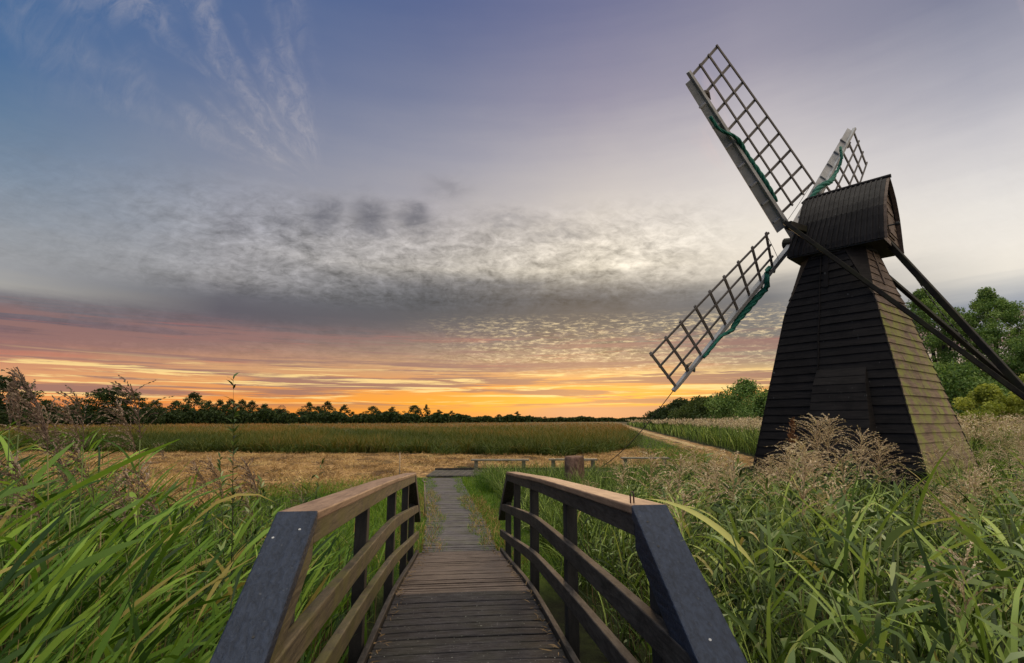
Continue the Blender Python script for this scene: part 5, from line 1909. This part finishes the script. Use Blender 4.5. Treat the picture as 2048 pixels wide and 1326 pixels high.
for i in range(60):
    px = -60 + 1130 * (i + rt.random()) / 60
    Y = 150 + 0.13 * max(px, 0) + (0 if px < 860 else (px - 860) * 0.9) + rt.uniform(-6, 16)
    top = float(np.interp(px, [0, 340, 600, 900, 1070], [806, 817, 822, 829, 835])) + rt.uniform(-4, 4)
    P = at(px, top, Y)
    o = copy_tree(FAR[(0, 1, 4, 1)[i % 4]])
    s = P[2] / 9.8
    wf = rt.uniform(1.2, 2.3)
    o.location = (P[0], P[1], 0)
    o.scale = (s * wf, s * wf, s)
    o.rotation_euler = (0, 0, rt.random() * 6.28)
    tag(o, "low rounded bush in the continuous dark hedge line behind the sedge field", "bush", "bushes in the far hedge line")
for o in FAR:
    kill_proto(o)
# low scrub joining them into a line
pts, sz = [], []
for (xa, xb, ya_, yb_, top) in ((-140, 330, 130, 170, 6.2), (300, 600, 185, 210, 7.4), (560, 900, 215, 250, 7.0), (860, 1060, 260, 360, 6.2), (1000, 1300, 430, 600, 6.0)):
    m = 9000
    f = rt.random(m)
    pxs = xa + (xb - xa) * f
    Yb = ya_ + (yb_ - ya_) * f + rt.uniform(0, 14, m)
    X = (pxs - 1024) / 1029 * Yb / 1.0
    bump_ = 0.80 + 0.13 * np.sin(pxs * 0.05) + 0.10 * np.sin(pxs * 0.13 + 1) + 0.06 * np.sin(pxs * 0.31)
    z = top * 0.8 * bump_ * rt.random(m) ** 0.6
    pts.append(np.stack([X, Yb, z], -1))
    sz.append(np.full(m, 0.006) * Yb * rt.uniform(0.6, 1.2, m))
v = leafcloud(np.concatenate(pts), np.concatenate(sz), rt, 0.6)
tag(link("far_scrub", quads_mesh("far_scrub", v[0], v[1], MAT["tree_dark"], v[2], False)), "low dark scrub running along the far edge of the field", "scrub", kind="stuff")

# bushes right of the track, before the mill's dark edge
for (px, top, Y, rad, mt, lab) in (
        (1325, 822, 120, 4.2, "tree_dark", "low dark round bush at the end of the track, farthest of the row"),
        (1362, 806, 105, 5.0, "tree_dark", "dark bush next to the farthest bush along the track"),
        (1400, 800, 90, 4.6, "tree_olive", "olive bush in the middle of the row along the track"),
        (1440, 795, 78, 4.4, "tree_olive", "olive bush left of the tall green tree beyond the track"),
        (1490, 768, 68, 4.4, "tree_mid", "tall green tree beyond the track close to the mill's dark edge"),
        (1528, 792, 55, 3.4, "tree_mid", "rounded green bush touching the mill's dark edge"),
        (1562, 772, 60, 3.4, "tree_olive", "olive tree mostly hidden behind the mill")):
    P = at(px, top, Y)
    tree("bush" if "bush" in lab else "tree", rt, P[2], rad, 0.04, 80, 11000, 0.0085 * Y * 0.55, MAT[mt], (P[0], P[1], 0), lab, "bush" if "bush" in lab else "tree", None, 0.75)
# trees right of the mill
P = at(1850, 585, 40)
tree("tree", rt, P[2] * 1.02, 4.6, 0.04, 520, 70000, 0.15, MAT["tree_mid"], (P[0] - 0.3, P[1], 0), "leafy green tree just right of the mill behind the tail poles", "tree", None, 0.8, 14, (0.05, 0.16))
P = at(1972, 582, 38)
tree("tree", rt, P[2] * 1.02, 4.2, 0.04, 520, 70000, 0.15, MAT["tree_mid"], (P[0], P[1], 0), "dark green tree with a pointed top right of the tail poles", "tree", None, 0.8, 14, (0.05, 0.16))
P = at(2075, 640, 34)
tree("tree", rt, P[2] * 1.02, 3.8, 0.04, 360, 44000, 0.15, MAT["tree_mid"], (P[0], P[1], 0), "green tree cut by the right edge of the picture", "tree", None, 0.8, 12, (0.05, 0.17))
P = at(1905, 730, 33)
tree("bush", rt, P[2], 3.2, 0.03, 80, 16000, 0.2, MAT["tree_mid"], (P[0], P[1], 0), "dark green bush under the two trees right of the mill", "bush", None, 0.7)
for (px, top, Y, rad, lab) in ((1975, 775, 21, 1.9, "yellow-green bush right of the mill below the tail poles"), (2050, 752, 20, 1.7, "yellow-green bush at the picture's edge behind the pole ends")):
    P = at(px, top, Y)
    tree("bush", rt, P[2], rad, 0.03, 90, 20000, 0.11, MAT["bush_y"], (P[0], P[1], 0), lab, "bush", None, 0.75, 6, (0.10, 0.24))
P = at(1535, 690, 30)
